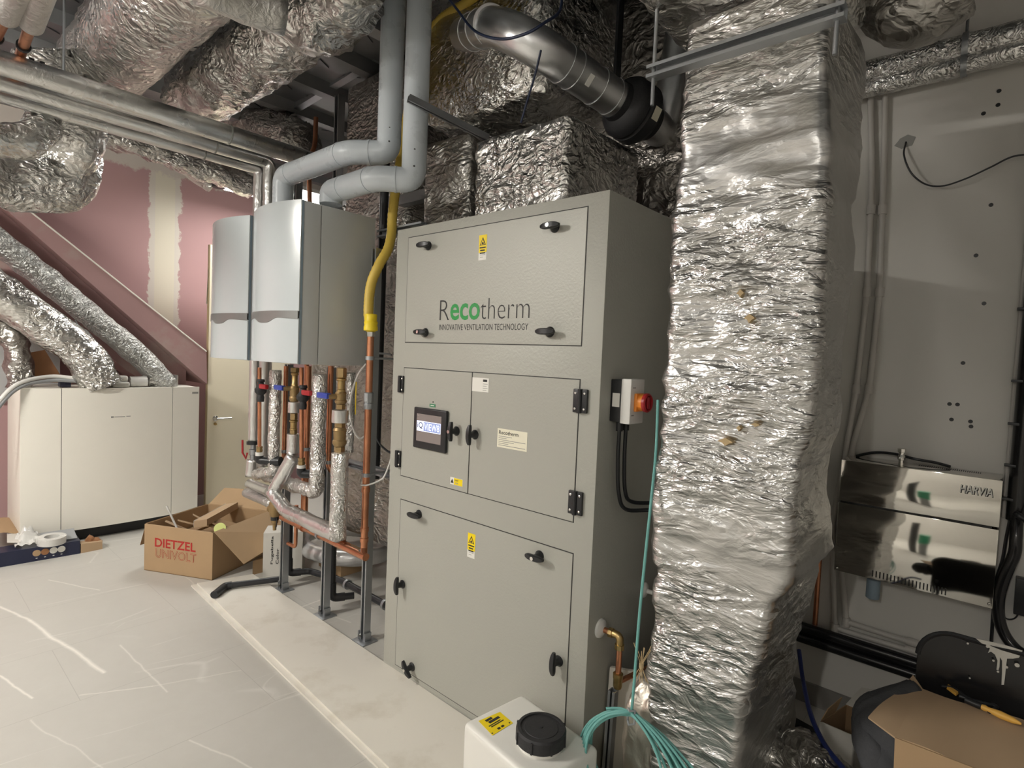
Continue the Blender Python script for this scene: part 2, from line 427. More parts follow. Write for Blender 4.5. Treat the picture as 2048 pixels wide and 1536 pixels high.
def text(parent, name, body, p0, u, v, width, height, m, off=0, th=.0004, label=None, shear=0):
    """lettering fitted into width x height with its lower left corner at p0"""
    c = bpy.data.curves.new('t', 'FONT'); c.body = body; c.size = 1; c.offset = off; c.shear = shear; c.resolution_u = 3
    t = bpy.data.objects.new('t', c); COL.objects.link(t)
    dg = bpy.context.evaluated_depsgraph_get(); me = bpy.data.meshes.new_from_object(t.evaluated_get(dg))
    bpy.data.objects.remove(t); bpy.data.curves.remove(c)
    xs = [q.co.x for q in me.vertices]; ys = [q.co.y for q in me.vertices]
    x0, x1, y0, y1 = min(xs), max(xs), min(ys), max(ys)
    u, v, p0 = V(u).normalized(), V(v).normalized(), V(p0); nn = u.cross(v)
    mb = MB()
    mb.add([p0 + u * ((q.co.x - x0) / (x1 - x0) * width) + v * ((q.co.y - y0) / (y1 - y0) * height) + nn * th for q in me.vertices],
           [tuple(f.vertices) for f in me.polygons])
    bpy.data.meshes.remove(me)
    me2 = bpy.data.meshes.new(name); org = LOC[parent]
    me2.from_pydata([tuple(q - org) for q in mb.v], [], mb.f); me2.materials.append(M[m])
    o = bpy.data.objects.new(name, me2); COL.objects.link(o); o.parent = parent; LOC[o] = org; o.location = org - LOC[parent]
    if label: o['label'] = label
    return o
def pline(parent, p0, u, v, width, height, m='ink_grey', th=.0004, name='print_line'):
    u, v, p0 = V(u).normalized(), V(v).normalized(), V(p0); nn = u.cross(v); k = max(1, int(width / (height * 5))); mb = MB(); x = 0
    mb.quadbox([p0, p0 + u * width, p0 + u * width + v * height, p0 + v * height], nn * th)
    return obj(name, mb, m, parent, flat=True)
def foilbox(x0, x1, y0, y1, z0, z1, rc=.03, amp=.012, fr=6, axis='z', step=.03, seed=0, st=(1, 1, 2.5)):
    """crumpled foil wrapped duct section, rounded corners"""
    A = {'x': (1, 2, 0), 'y': (2, 0, 1), 'z': (0, 1, 2)}[axis]
    lo, hi = V((x0, y0, z0)), V((x1, y1, z1)); a0, a1, b0, b1 = lo[A[0]], hi[A[0]], lo[A[1]], hi[A[1]]; h0, h1 = lo[A[2]], hi[A[2]]
    loop = rrect(a0, a1, b0, b1, rc, step); n = max(2, int((h1 - h0) / step)); loops = []
    ca, cb = (a0 + a1) / 2, (b0 + b1) / 2
    for j in range(n + 1):
        h = h0 + (h1 - h0) * j / n; L = []
        for (a, b, na, nb) in loop:
            p = [0, 0, 0]; p[A[0]] = a; p[A[1]] = b; p[A[2]] = h; p = V(p)
            q = V((p.x * st[0], p.y * st[1], p.z * st[2])) * fr + V((seed, seed * 2, 0))
            d = amp * (noise.noise(q) + abs(noise.noise(q * 2.3)) * .8 - .2)
            nv = [0, 0, 0]; nv[A[0]] = na; nv[A[1]] = nb
            L.append(p + V(nv) * d)
        loops.append(L)
    return MB().loft(loops)
def rrect(a0, a1, b0, b1, rc, step):
    pts = []
    def seg(p, q, nrm):
        m = max(1, int((V(q) - V(p)).length / step))
        for i in range(m): t = i / m; pts.append((p[0] + (q[0] - p[0]) * t, p[1] + (q[1] - p[1]) * t, *nrm))
    def arc(cx, cy, s):
        for i in range(3):
            t = s + math.pi / 2 * i / 3; pts.append((cx + rc * math.cos(t), cy + rc * math.sin(t), math.cos(t), math.sin(t)))
    seg((a0 + rc, b0), (a1 - rc, b0), (0, -1)); arc(a1 - rc, b0 + rc, -math.pi / 2)
    seg((a1, b0 + rc), (a1, b1 - rc), (1, 0)); arc(a1 - rc, b1 - rc, 0)
    seg((a1 - rc, b1), (a0 + rc, b1), (0, 1)); arc(a0 + rc, b1 - rc, math.pi / 2)
    seg((a0, b1 - rc), (a0, b0 + rc), (-1, 0)); arc(a0 + rc, b0 + rc, math.pi)
    return pts
X, Y, Z = V((1, 0, 0)), V((0, 1, 0)), V((0, 0, 1))
CEIL = 3.6; WY = 2.98

# ================================================================ the room
XR, YN = 2.4, -4.4
struct('floor', MB().box((FARX - .2, YN, -.1), (XR, 5.2, 0)), 'floor', 'grey stone look tiled floor with thin white veins')
struct('wall_back', MB().box((-2.9, WY, 0), (XR, WY + .1, CEIL)), 'wall')
struct('wall_far', MB().box((FARX - .1, YN, 0), (FARX, 5.2, CEIL)), 'pink', 'pink plasterboard wall with a cream filled joint')
struct('wall_right', MB().box((XR, YN - .1, 0), (XR + .1, WY + .1, CEIL)), 'wall_white')
struct('wall_near', MB().box((FARX - .1, YN - .1, 0), (XR, YN, CEIL)), 'wall_white')
struct('wall_corridor', MB().box((FARX - .1, 5.2, 0), (-2.9, 5.3, CEIL)), 'wall_far')
struct('wall_return', MB().box((-2.9, WY + .1, 0), (-2.8, 5.2, CEIL)), 'wall_far')
struct('wall_riser', MB().box((-4.75, 2.88, 2.80), (-2.75, 2.94, CEIL)), 'bulk', 'dark bulkhead panel below the metal deck')
# steel deck ceiling with raised ribs running away from the camera
mb = MB(); x = FARX - .1; prof = []
while x < XR + .1:
    prof += [(x, .0), (x + .30, .0), (x + .335, -.075), (x + .42, -.075), (x + .455, 0)]; x += .53
for i in range(len(prof) - 1):
    (xa, za), (xb, zb) = prof[i], prof[i + 1]
    mb.add([(xa, YN, CEIL + za), (xb, YN, CEIL + zb), (xb, 5.2, CEIL + zb), (xa, 5.2, CEIL + za)], [(0, 1, 2, 3)])
mb.box((FARX - .1, YN, CEIL + .02), (XR + .1, 5.2, CEIL + .1))
for i in range(0, len(prof), 5):   # stamped dimples of the deck
    for k in range(22):
        yy = -.6 + k * .22; s = .03 if (k % 2) else -.03
        mb.quadbox([(prof[i][0] + .14 - s, yy, CEIL - .001), (prof[i][0] + .155 - s, yy, CEIL - .001), (prof[i][0] + .155 + s, yy + .1, CEIL - .001), (prof[i][0] + .14 + s, yy + .1, CEIL - .001)], (0, 0, -.008))
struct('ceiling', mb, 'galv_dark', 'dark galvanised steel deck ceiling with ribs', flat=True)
# skirting on the far wall left
struct('baseboard_back', MB().box((-.95, WY - .015, 0), (XR, WY, .10)), pm('skirt', (.22, .21, .195), .6), 'grey tiled skirting at the foot of the back wall')

# screw holes of the back wall
for (a, b_) in ((2000, 210), (1973, 225), (1967, 227), (1982, 410), (1952, 511), (1968, 606), (1926, 726), (1899, 808), (1915, 809), (1903, 839), (1941, 843), (1942, 853), (1710, 409), (2003, 1102)):
    pass
wb = bpy.data.objects['wall_back']
mb = MB()
hl = obj('screw_hole', MB().cyl(pt(1982, 410, y=WY) + V((0, -.001, 0)), pt(1982, 410, y=WY) + V((0, .002, 0)), .008, n=10), 'black', wb)
for (a, b_) in ((1998, 182), (1996, 210), (1967, 227), (1952, 511), (1968, 607), (1926, 726), (1899, 808), (1915, 809), (1903, 839), (1941, 843), (1942, 853)):
    c = hl.copy(); COL.objects.link(c); c.parent = wb; c.location = hl.location + (pt(a, b_, y=WY) - pt(1982, 410, y=WY))

# ---------------------------------------------------------------- lamps
def batten(x, y, z, L, power, label, along='x'):
    t = thing('ceiling_light', label, 'light', (x, y, z), 'surface battens hung under the deck')
    a = (L / 2, .045) if along == 'x' else (.045, L / 2)
    obj('housing', MB().box((x - a[0], y - a[1], z), (x + a[0], y + a[1], z + .05), .006), 'white_pl', t)
    m, nt, b = nodes('lamp_glow'); b.inputs['Emission Color'].default_value = (1, .955, .88, 1); b.inputs['Emission Strength'].default_value = power
    obj('diffuser', MB().box((x - a[0] + .01, y - a[1] + .004, z - .035), (x + a[0] - .01, y + a[1] - .004, z), .012), m, t)
    for s in (-.4, .4):
        p = V((x + (s * L if along == 'x' else 0), y + (0 if along == 'x' else s * L), z + .05))
        obj('hanging_rod', MB().cyl(p, (p.x, p.y, CEIL), .004, n=8), 'galv', t)
    return t
batten(-2.75, -.35, 2.72, 1.5, MAIN_LIGHT, 'long lit batten light hung in front of the grey cabinet')
batten(-.15, -2.5, 2.8, 1.2, SIDE_FILL, 'shorter fill batten added unseen behind the camera', 'y')  # added off-view fill for the boiler side and back wall
batten(-3.7, -1.6, 2.9, 1.5, LEFT_FILL, 'long fill batten added unseen before the white ventilation unit', 'y')  # added off-view fill that brightens the end with the white unit
# square light panel beyond the boilers
q = pt(441, 378, z=3.1)
t = thing('light_panel', 'bright square light panel glimpsed left of the foil pipes', 'light', (q.x + .3, q.y + .5, 3.1))
m, nt, b = nodes('panel_glow'); b.inputs['Emission Color'].default_value = (1, .98, .93, 1); b.inputs['Emission Strength'].default_value = PANEL_LIGHT
obj('diffuser', MB().box((q.x, q.y, 3.1), (q.x + .62, q.y + 1.2, 3.115)), m, t)
obj('housing', MB().box((q.x - .01, q.y - .01, 3.115), (q.x + .63, q.y + 1.21, 3.15)), 'white_pl', t)
for s in (.2, 1.0): obj('hanging_rod', MB().cyl((q.x + .3, q.y + s, 3.15), (q.x + .3, q.y + s, CEIL), .004, n=8), 'galv', t)

# ================================================================ ventilation cabinet
CY = 1.719; CX0, CX1, CZ = -2.305, -1.087, 2.21
def cp(px, py): return pt(px, py, y=CY)
cab = thing('ventilation_cabinet', 'tall grey metal ventilation cabinet with three tiers of doors', 'cabinet', ((CX0 + CX1) / 2, CY + .3, 0))
obj('body', MB().box((CX0, CY, 0), (CX1, CY + .62, CZ), .004), 'cabinet', cab)
def cdoor(name, x0, x1, z0, z1, label=None):
    d = obj(name, MB().box((x0, CY - .0025, z0), (x1, CY + .002, z1), .001, 1), 'cabinet', cab, label=label)
    g = .0035
    mb = MB()
    for a, b_ in (((x0 - g, z0 - g), (x0, z1 + g)), ((x1, z0 - g), (x1 + g, z1 + g)), ((x0, z0 - g), (x1, z0)), ((x0, z1), (x1, z1 + g))):
        mb.box((a[0], CY - .0006, a[1]), (b_[0], CY + .002, b_[1]))
    obj('door_seal', mb, 'ink', d)
    return d
a, b_ = cp(811, 684), cp(1176, 411); dU = cdoor('access_panel', a.x, b_.x, a.z, b_.z - .005, 'top access panel with the large lettering')
a, b_, c_ = cp(802, 950), cp(1160, 760), cp(936, 984)
dL = cdoor('door', a.x, c_.x - .002, a.z, b_.z, 'narrow door carrying the control screen')
dR = cdoor('door', c_.x + .003, b_.x, a.z, b_.z, 'wide door carrying the cream nameplate')
a, b_ = cp(791, 1328), cp(1146, 1108); dB = cdoor('access_panel', a.x, b_.x, a.z, b_.z, 'bottom access panel with five handles')
def handle(par, px, py, kind, silver=False):
    c = cp(px, py) + V((0, -.002, 0))
    mb = MB().lathe([(.021, 0), (.021, .004), (.014, .012), (.012, .028), (.0125, .034)], c, -Y, 20)
    d = {'H': X, 'V': Z, 'D': (X * .7 - Z * .7)}[kind]; e = Y.cross(d)
    w = []; n = 12
    for i in range(n + 1):
        t = -1 + 2 * i / n; h = .0125 * (1 - abs(t) ** 3.5 * .55)
        k = c - Y * (.040 - .006 * abs(t) ** 2) + d * t * .043
        w.append([k + e * (h * sx) + Y * (.0095 * sy * (1 - .3 * abs(t) ** 3)) for sx, sy in ((-.7, -1), (.7, -1), (1, -.4), (1, .5), (.6, 1), (-.6, 1), (-1, .5), (-1, -.4))])
    mb.loft(w)
    h = obj('handle', mb, 'black', par)
    if silver: obj('key_cylinder', MB().cyl(c - Y * .044, c - Y * .0525, .0075, n=16), 'chrome', h)
    return h
for a in ((dU, 858, 492, 'H', 0), (dU, 1111, 455, 'H', 1), (dU, 852, 665, 'H', 1), (dU, 1101, 664, 'H', 0), (dL, 914, 862, 'V', 1), (dR, 951, 869, 'V', 0),
          (dB, 839, 1028, 'H', 0), (dB, 1080, 1111, 'H', 1), (dB, 806, 1168, 'V', 0), (dB, 825, 1333, 'D', 1), (dB, 1118, 1321, 'V', 0)):
    handle(*a[:4], bool(a[4]))
def hinge(px, py, w_, h_, cols):
    c = cp(px, py); mb = MB().box((c.x - w_ / 2, CY - .012, c.z - h_ / 2), (c.x + w_ / 2, CY - .001, c.z + h_ / 2), .004)
    mb.cyl((c.x, CY - .012, c.z - h_ * .5), (c.x, CY - .012, c.z + h_ * .5), .009, n=14)
    h = obj('hinge', mb, 'black', cab)
    for cx in cols:
        for sz in (-.33, .33): obj('screw', MB().lathe([(.005, 0), (.005, .002), (.002, .004)], (c.x + cx, CY - .012, c.z + sz * h_), -Y, 10), 'chrome', h)
hinge(804, 768, .042, .082, (.014,)); hinge(798, 917, .042, .082, (.014,))
hinge(1163, 802, .062, .088, (-.02, .02)); hinge(1153, 1005, .062, .088, (-.02, .02))
# control screen
p0, p1 = cp(831, 893), cp(899, 822)
sc_ = obj('control_screen', MB().box((p0.x, CY - .018, p0.z), (p1.x, CY - .0025, p1.z), .007, 3), 'black', dL)
w_, h_ = p1.x - p0.x, p1.z - p0.z
obj('display', MB().box((p0.x + w_ * .11, CY - .0186, p0.z + h_ * .18), (p1.x - w_ * .14, CY - .0175, p1.z - h_ * .15)), 'screen', sc_)
bx0, bx1 = p0.x + w_ * .12, p1.x - w_ * .15; bz0, bz1 = p0.z + h_ * .43, p0.z + h_ * .68
obj('display_banner', MB().box((bx0, CY - .0192, bz0), (bx1, CY - .0184, bz1)), 'screen_white', sc_)
xm = bx0 + (bx1 - bx0) * .30
obj('display_banner', MB().box((xm, CY - .0196, bz0 + .003), (bx1 - .002, CY - .0188, bz1 - .003)), 'screen_blue', sc_, label='dark half of the display banner')
text(sc_, 'lettering', 'iQ', (bx0 + .006, CY - .0196, bz0 + .010), X, Z, xm - bx0 - .012, bz1 - bz0 - .016, 'ink', .01)
text(sc_, 'lettering', 'VIEW8', (xm + .005, CY - .0200, bz0 + .008), X, Z, bx1 - xm - .012, bz1 - bz0 - .016, 'screen_white', .012)
q = cp(866, 811); obj('label_plate', MB().box((q.x - .020, CY - .004, q.z - .007), (q.x + .020, CY - .002, q.z + .007)), 'lab_green', dL, label='small green label plate')
pline(dL, (q.x - .012, CY - .0042, q.z - .002), X, Z, .024, .004, 'white_lab')
obj('indicator_light', MB().lathe([(.004, 0), (.004, .003), (.001, .005)], cp(867, 804), -Y, 10), 'ink', dL)
# large lettering
def sign(par, body, x0, y0, x1, y1, m, off=0, plane=CY - .0029):
    a, b_ = pt(x0, y1, y=CY), pt(x1, y1, y=CY); c_ = pt(x0, y0, y=CY)
    return text(par, 'lettering', body, (a.x, plane, a.z), X, Z, b_.x - a.x, c_.z - a.z, m, off)
sign(dU, 'R', 880, 601, 899, 640.5, 'ink', -.017)
sign(dU, 'eco', 901, 608, 960, 640.8, 'ink_green', .016)
sign(dU, 'therm', 961.5, 597, 1059.5, 638.5, 'ink', -.018)
sign(dU, 'INNOVATIVE VENTILATION TECHNOLOGY', 879, 649, 1057, 660.3, 'ink', -.004)
def warn(par, px, py0, py1, py2, w_):
    a, c_, d_ = cp(px, py0), cp(px, py1), cp(px, py2)
    l = obj('warning_label', MB().box((a.x - w_ / 2, CY - .0034, c_.z), (a.x + w_ / 2, CY - .0024, a.z)), 'yellow_lab', par, label='yellow warning label with a black triangle')
    h = a.z - c_.z; tz = a.z - h * .10
    mb = MB().prism([(-.018, 0), (.018, 0), (0, .034)], (a.x, CY - .0035, tz - .036), X, Z, (0, -.0004, 0)); obj('triangle', mb, 'ink', l)
    obj('triangle_field', MB().prism([(-.012, 0), (.012, 0), (0, .023)], (a.x, CY - .0040, tz - .0335), X, Z, (0, -.0003, 0)), 'yellow_lab', l)
    obj('hand_symbol', MB().prism([(-.006, 0), (.006, 0), (.007, .004), (.001, .011), (-.005, .006)], (a.x, CY - .0044, tz - .032), X, Z, (0, -.0003, 0)), 'ink', l)
    for k in range(3):
        pline(l, (a.x - w_ * (.38, .30, .34)[k], CY - .0036, tz - .049 - k * .0115), X, Z, w_ * (.78, .58, .68)[k], .0055, 'ink')
    obj('sub_label', MB().box((a.x - w_ / 2, CY - .0034, d_.z), (a.x + w_ / 2, CY - .0024, c_.z - .001)), 'white_lab', par)
    for k in range(2): obj('print_line', MB().box((a.x - w_ * .3, CY - .0037, c_.z - .011 - k * .010), (a.x + w_ * (.36 - k * .3), CY - .0034, c_.z - .009 - k * .010)), 'ink_grey', par)
warn(dU, 967.5, 470, 505, 520, .046); warn(dB, 944.5, 1067, 1101, 1116, .046)
a, b_ = cp(901, 973), cp(926, 972)
l = obj('danger_label', MB().box((a.x, CY - .0034, b_.z - .004), (b_.x, CY - .0024, b_.z + .028)), 'white_lab', dL)
obj('yellow_field', MB().box((a.x + .025, CY - .0037, b_.z - .003), (b_.x - .001, CY - .0034, b_.z + .027)), 'yellow_lab', l)
obj('triangle', MB().prism([(-.010, 0), (.010, 0), (0, .018)], (a.x + .013, CY - .0035, b_.z + .003), X, Z, (0, -.0004, 0)), 'ink', l)
text(l, 'lettering', 'Danger', (a.x + .029, CY - .0038, b_.z + .014), X, Z, .026, .008, 'ink'); pline(l, (a.x + .033, CY - .0038, b_.z + .004), X, Z, .020, .003, 'ink_grey')
a, b_ = cp(945, 781), cp(979, 757)
l = obj('service_label', MB().box((a.x, CY - .0034, a.z - .002), (b_.x, CY - .0024, b_.z)), 'white_lab', dR)
obj('print_block', MB().box((b_.x - .034, CY - .0037, b_.z - .016), (b_.x - .010, CY - .0034, b_.z - .006)), 'ink', l)
for k in range(5): obj('print_line', MB().box((b_.x - .034, CY - .0037, b_.z - .026 - k * .009), (b_.x - .006 - (k % 2) * .006, CY - .0034, b_.z - .024 - k * .009)), 'ink_grey', l)
a, b_ = cp(995, 893), cp(1056, 865)
l = obj('nameplate', MB().box((a.x, CY - .0034, a.z), (b_.x, CY - .0024, b_.z)), 'cream_lab', dR, label='cream nameplate')
W_, H_ = b_.x - a.x, b_.z - a.z
text(l, 'lettering', 'Recotherm', (a.x + W_ * .055, CY - .0036, b_.z - H_ * .30), X, Z, W_ * .66, H_ * .20, 'ink', .008)
for k, ww in enumerate((.45, .27, .90, .52, .34, .90)):
    pline(l, (a.x + W_ * .05, CY - .0036, b_.z - H_ * (.42 + .095 * k)), X, Z, W_ * ww, H_ * .028)
# base gap under the cabinet door: dark plinth line
obj('plinth', MB().box((CX0 + .01, CY - .001, 0), (CX1 - .01, CY + .002, .03)), 'cabinet', cab)

# isolator switch on the side of the cabinet
iso = thing('isolator_switch', 'white isolator box with red rotary switch on the cabinet side', 'switch', (CX1, 1.84, 1.36))
i0, i1 = pt(1219, 758, x=CX1), pt(1219, 842, x=CX1); zt, zb = i0.z, i1.z
obj('base', MB().box((CX1, 1.79, zb), (CX1 + .045, 1.885, zt), .004), 'black', iso)
obj('cover', MB().box((CX1 + .045, 1.788, zb - .004), (CX1 + .085, 1.887, zt + .004), .004), 'white_pl', iso)
obj('rating_label', MB().box((CX1 + .010, 1.7885, zb + .055), (CX1 + .040, 1.7902, zb + .105)), 'white_lab', iso)
xc = CX1 + .085; zc = (zt + zb) / 2
obj('switch_plate', MB().box((xc, 1.812, zc - .036), (xc + .012, 1.872, zc + .030), .004), 'orange', iso)
obj('knob_collar', MB().lathe([(.031, 0), (.031, .020), (.026, .021)], (xc + .010, 1.842, zc - .002), X, 32), 'orange', iso)
k = obj('switch_knob', MB().lathe([(.030, 0), (.0345, .003), (.0345, .013), (.031, .017), (.027, .017), (.025, .006), (.001, .005)], (xc + .028, 1.842, zc - .002), X, 36), 'red', iso)
obj('grip', MB().box((xc + .033, 1.834, zc - .024), (xc + .046, 1.850, zc + .020), .004), 'red', k)
pline(iso, (xc + .0004, 1.800, zc + .048), Y, Z, .022, .004); pline(iso, (xc + .0004, 1.798, zc - .052), Y, Z, .018, .004)
for y_ in (1.815, 1.862):
    obj('cable_gland', MB().cyl((CX1 + .03, y_, zb - .035), (CX1 + .03, y_, zb), .013, n=12), 'black', iso)
for y_, dx, nm in ((1.815, 0, 'nearer'), (1.862, .02, 'farther')):
    e = pt(1306, 985 - dx * 200, x=-.95)
    pts = spline([(CX1 + .03, y_, zb - .03), (CX1 + .028, y_ + .005, zb - .15), (CX1 + .03, y_ + .02, zb - .27), (CX1 + .04, y_ + .06, zb - .335 + dx), (CX1 + .10, y_ + .14, zb - .34 + dx), (CX1 + .2, y_ + .19, zb - .33 + dx)])
    single('power_cable', MB().tube(pts, .0075, 10), 'black', '%s of two black cables looping down from the isolator switch' % nm, 'cable', 'cables below the isolator switch')
# ================================================================ big foil duct
def conv(poly, yy): return [(pt(a, b, y=yy)) for a, b in poly]
DY = 1.69
Lp = conv([(1368, 120), (1364, 146), (1358, 237), (1350, 383), (1341, 402), (1341, 500), (1338, 600), (1330, 700), (1322, 842), (1306, 955), (1302, 1040), (1298, 1175), (1297, 1280), (1292, 1350), (1290, 1440), (1290, 1536), (1290, 1640), (1290, 1760)], DY)
Rp = conv([(1656, 84), (1660, 256), (1663, 350), (1657, 500), (1645, 650), (1628, 830), (1606, 930), (1590, 1000), (1587, 1171), (1546, 1216), (1529, 1290), (1522, 1328), (1494, 1408), (1487, 1440), (1473, 1536), (1465, 1640), (1460, 1760)], DY)
def xi(P, z):
    P = sorted(P, key=lambda p: p.z)
    return float(np.interp(z, [p.z for p in P], [p.x for p in P]))
Bq = [(1735, 146), (1720, 365), (1716, 427), (1708, 540), (1700, 612), (1686, 728), (1675, 860), (1661, 1035), (1646, 1126), (1620, 1216), (1600, 1279), (1596, 1436), (1585, 1489), (1570, 1560)]
Bp = []
for a, b_ in Bq:
    x = -.4
    for _ in range(6):
        p = pt(a, b_, x=x); x = xi(Rp, p.z)
    Bp.append((p.z, p.y))
Bp.sort()
loops = []; n = 120; NZ = 2.66
for j in range(n + 1):
    z = NZ * j / n; x0, x1 = xi(Lp, z), xi(Rp, z); y1 = max(DY + .24, float(np.interp(z, [p[0] for p in Bp], [p[1] for p in Bp])))
    L = []
    for (a, b_, na, nb) in rrect(0, 1, 0, 1, .07, .045):
        p = V((x0 + (x1 - x0) * a, DY + (y1 - DY) * b_, z))
        q = V((p.x * 2.2 + p.z * .8, p.y * 2.2, p.z * 6.5 + p.x * 1.2))
        rdg = abs(noise.noise(q * 1.7 + V((5, 1, 2)))); big = noise.noise(V((p.x * 3, p.y * 3, p.z * 4)) + V((9, 9, 1)))
        msk = min(1, max(0, noise.noise(V((p.x * 2.2, p.y * 2.2, p.z * 2.6)) + V((3, 7, 2))) * 2.2 + .45)); edge = 1 - min(1, 8 * min(a, 1 - a)) if nb else .3
        d = (.004 + .012 * max(msk, edge * .7)) * (.5 - rdg * 1.8) + .016 * big + .008 * msk * noise.noise(V((p.x * 14, p.y * 14, p.z * 26)))
        d -= .012 * math.exp(-((z - 2.12) / .02) ** 2) + .012 * math.exp(-((z - .92) / .02) ** 2)
        L.append(p + V((na, nb, 0)) * d)
    loops.append(L)
big = single('foil_duct', MB().loft(loops), 'foil_duct', 'large upright crinkled silver foil duct right of the grey cabinet', 'duct', ang=180)
for px, py, w1, h1 in ((1498, 637, .014, .009), (1480, 587, .010, .008), (1450, 884, .022, .008), (1477, 857, .006, .006), (1510, 850, .012, .004)):
    p = pt(px, py, y=DY - .02)
    mbt = MB().prism([((w1 * (1 + .5 * math.sin(i * 2.3))) * math.cos(i * .785), h1 * (1 + .5 * math.cos(i * 3.1)) * math.sin(i * .785)) for i in range(8)], p, X, Z, (0, .035, 0))
    obj('foil_tear', mbt, 'cap_fibre', big, label='small torn spot showing tan insulation')
# horizontal duct overhead, running from the top of it towards the camera
single('foil_duct', foilbox(-.93, -.40, .55, 2.1, 2.70, 3.15, .05, .02, 5, 'y', .04, 3), 'foil_crumple', 'foil wrapped duct overhead, above the top of the large upright duct', 'duct', ang=180)
pts = [(-.40, 2.15, 2.92), (-.30, 2.2, 2.95), pt(1790, 20, y=2.2), pt(1900, -60, y=2.2)]
single('foil_sleeve', MB().tube(pts, .15, 36, fil=.15, step=.03, amp=.035, fr=6), 'foil_dark', 'torn dark foil sleeve curling up right of the large upright duct', 'duct', ang=180)
# strut channel under the overhead duct
def channel(mb, a, b_, w=.041, up=Z, slot=None):
    """C-section strut from a to b, open towards `up`"""
    a, b_ = V(a), V(b_); d = (b_ - a).normalized(); u = (V(up) - d * V(up).dot(d)).normalized(); s = d.cross(u); t = .0035; h = w / 2
    prof = [(-h, h), (-h, -h), (h, -h), (h, h), (h - .010, h), (h - .010, h - t), (h - t, h - t), (h - t, -h + t), (-h + t, -h + t), (-h + t, h - t), (-h + .010, h - t), (-h + .010, h)]
    A = [a + s * p[0] + u * p[1] for p in prof]; n = 12
    mb.add(A + [p + (b_ - a) for p in A], [(i, (i + 1) % n, n + (i + 1) % n, n + i) for i in range(n)] +
           [(0, 1, 8, 9), (1, 2, 7, 8), (2, 3, 6, 7), (3, 4, 5, 6), (0, 9, 10, 11), (12, 21, 20, 13), (13, 20, 19, 14), (14, 19, 18, 15), (15, 18, 17, 16), (12, 23, 22, 21)])
    return mb
a, b_ = pt(1298, 148, y=1.60), pt(1692, 22, y=1.60)
sp = thing('strut_channel', 'blue grey strut channel hung across the front of the large foil duct', 'strut', (a + b_) / 2)
obj('rail', channel(MB(), a, b_, .038, -Y), 'galv', sp, flat=True)
for tt in (.03, .965):
    c = a.lerp(b_, tt); obj('hanging_rod', MB().cyl(c + Z * -.1, (c.x, c.y, 2.66 if tt > .5 else CEIL), .006, n=10), 'galv', sp)

# ================================================================ boilers
BY, BB, BZ0, BZ1 = 1.42, 1.85, 1.525, 2.345
za = pt(605, 622, y=BY).z; zb_ = pt(605, 637, y=BY).z; zd = pt(552, 648, y=1.38).z
def boiler(x0, x1, label):
    xm, hw, sg = (x0 + x1) / 2, (x1 - x0) / 2, .055
    t = thing('gas_boiler', label, 'boiler', (xm, (BY + BB) / 2, BZ0), 'wall hung boilers')
    def arc(x, out=0): return BY - sg * (1 - ((x - xm) / hw) ** 2) - out
    N_ = 24; xs = [x0 + (x1 - x0) * i / N_ for i in range(N_ + 1)]
    def panel(zl, zh, th=.012, out=0):
        """bowed sheet between lower and upper edge functions"""
        return MB().sheet(lambda u, v: (x0 + (x1 - x0) * u, arc(x0 + (x1 - x0) * u, out), zl(u) + (zh(u) - zl(u)) * v), N_, 6, -th)
    def wave(u):
        k = math.exp(-((u - .5) / .17) ** 4 * .9)
        return zb_ - (zb_ - zd) * k + .010 * math.sin(u * math.pi)
    obj('front_panel', panel(lambda u: za, lambda u: BZ1), 'boiler_white', t)
    obj('control_flap', panel(lambda u: BZ0 + .004, wave), 'boiler_white', t)
    bd = obj('band', panel(lambda u: wave(u) - .004, lambda u: za + .001, .004, .011), 'boiler_band', t)
    obj('casing_front', MB().box((x0, BY - .001, BZ0), (x1, BY + .10, BZ1), .003), 'boiler_side', t)
    mb = MB().box((x0 + .012, BY + .002, BZ0 + .01), (x1 - .012, BY + .10, BZ1 - .001))
    obj('casing_rear', MB().box((x0, BY + .104, BZ0), (x1, BB, BZ1), .004), 'boiler_rear', t)
    # infill under the bow
    obj('top_cover', MB().add([(x, arc(x, -.004), BZ1 - .004) for x in xs] + [(x1, BY + .01, BZ1 - .004), (x0, BY + .01, BZ1 - .004)], [tuple(range(N_ + 3))]), 'boiler_side', t)
    obj('bottom_cover', MB().add([(x, arc(x, -.004), BZ0 + .006) for x in xs] + [(x1, BY + .01, BZ0 + .006), (x0, BY + .01, BZ0 + .006)], [tuple(range(N_ + 3))]), 'boiler_side', t)
    obj('edge_trim', MB().box((x1 - .001, BY - .004, BZ0), (x1 + .003, BY + .006, BZ1)), 'steel_blue', t)
    obj('flue_collar', MB().cyl((xm - .02, 1.62, BZ1), (xm - .02, 1.62, BZ1 + .035), .085, n=32), 'flue', t)
    return t
boiler(-3.20, -2.68, 'pale blue white wall boiler nearer the grey cabinet, side fully seen')
boiler(-3.775, -3.26, 'pale blue white wall boiler farther left, partly behind the other boiler')

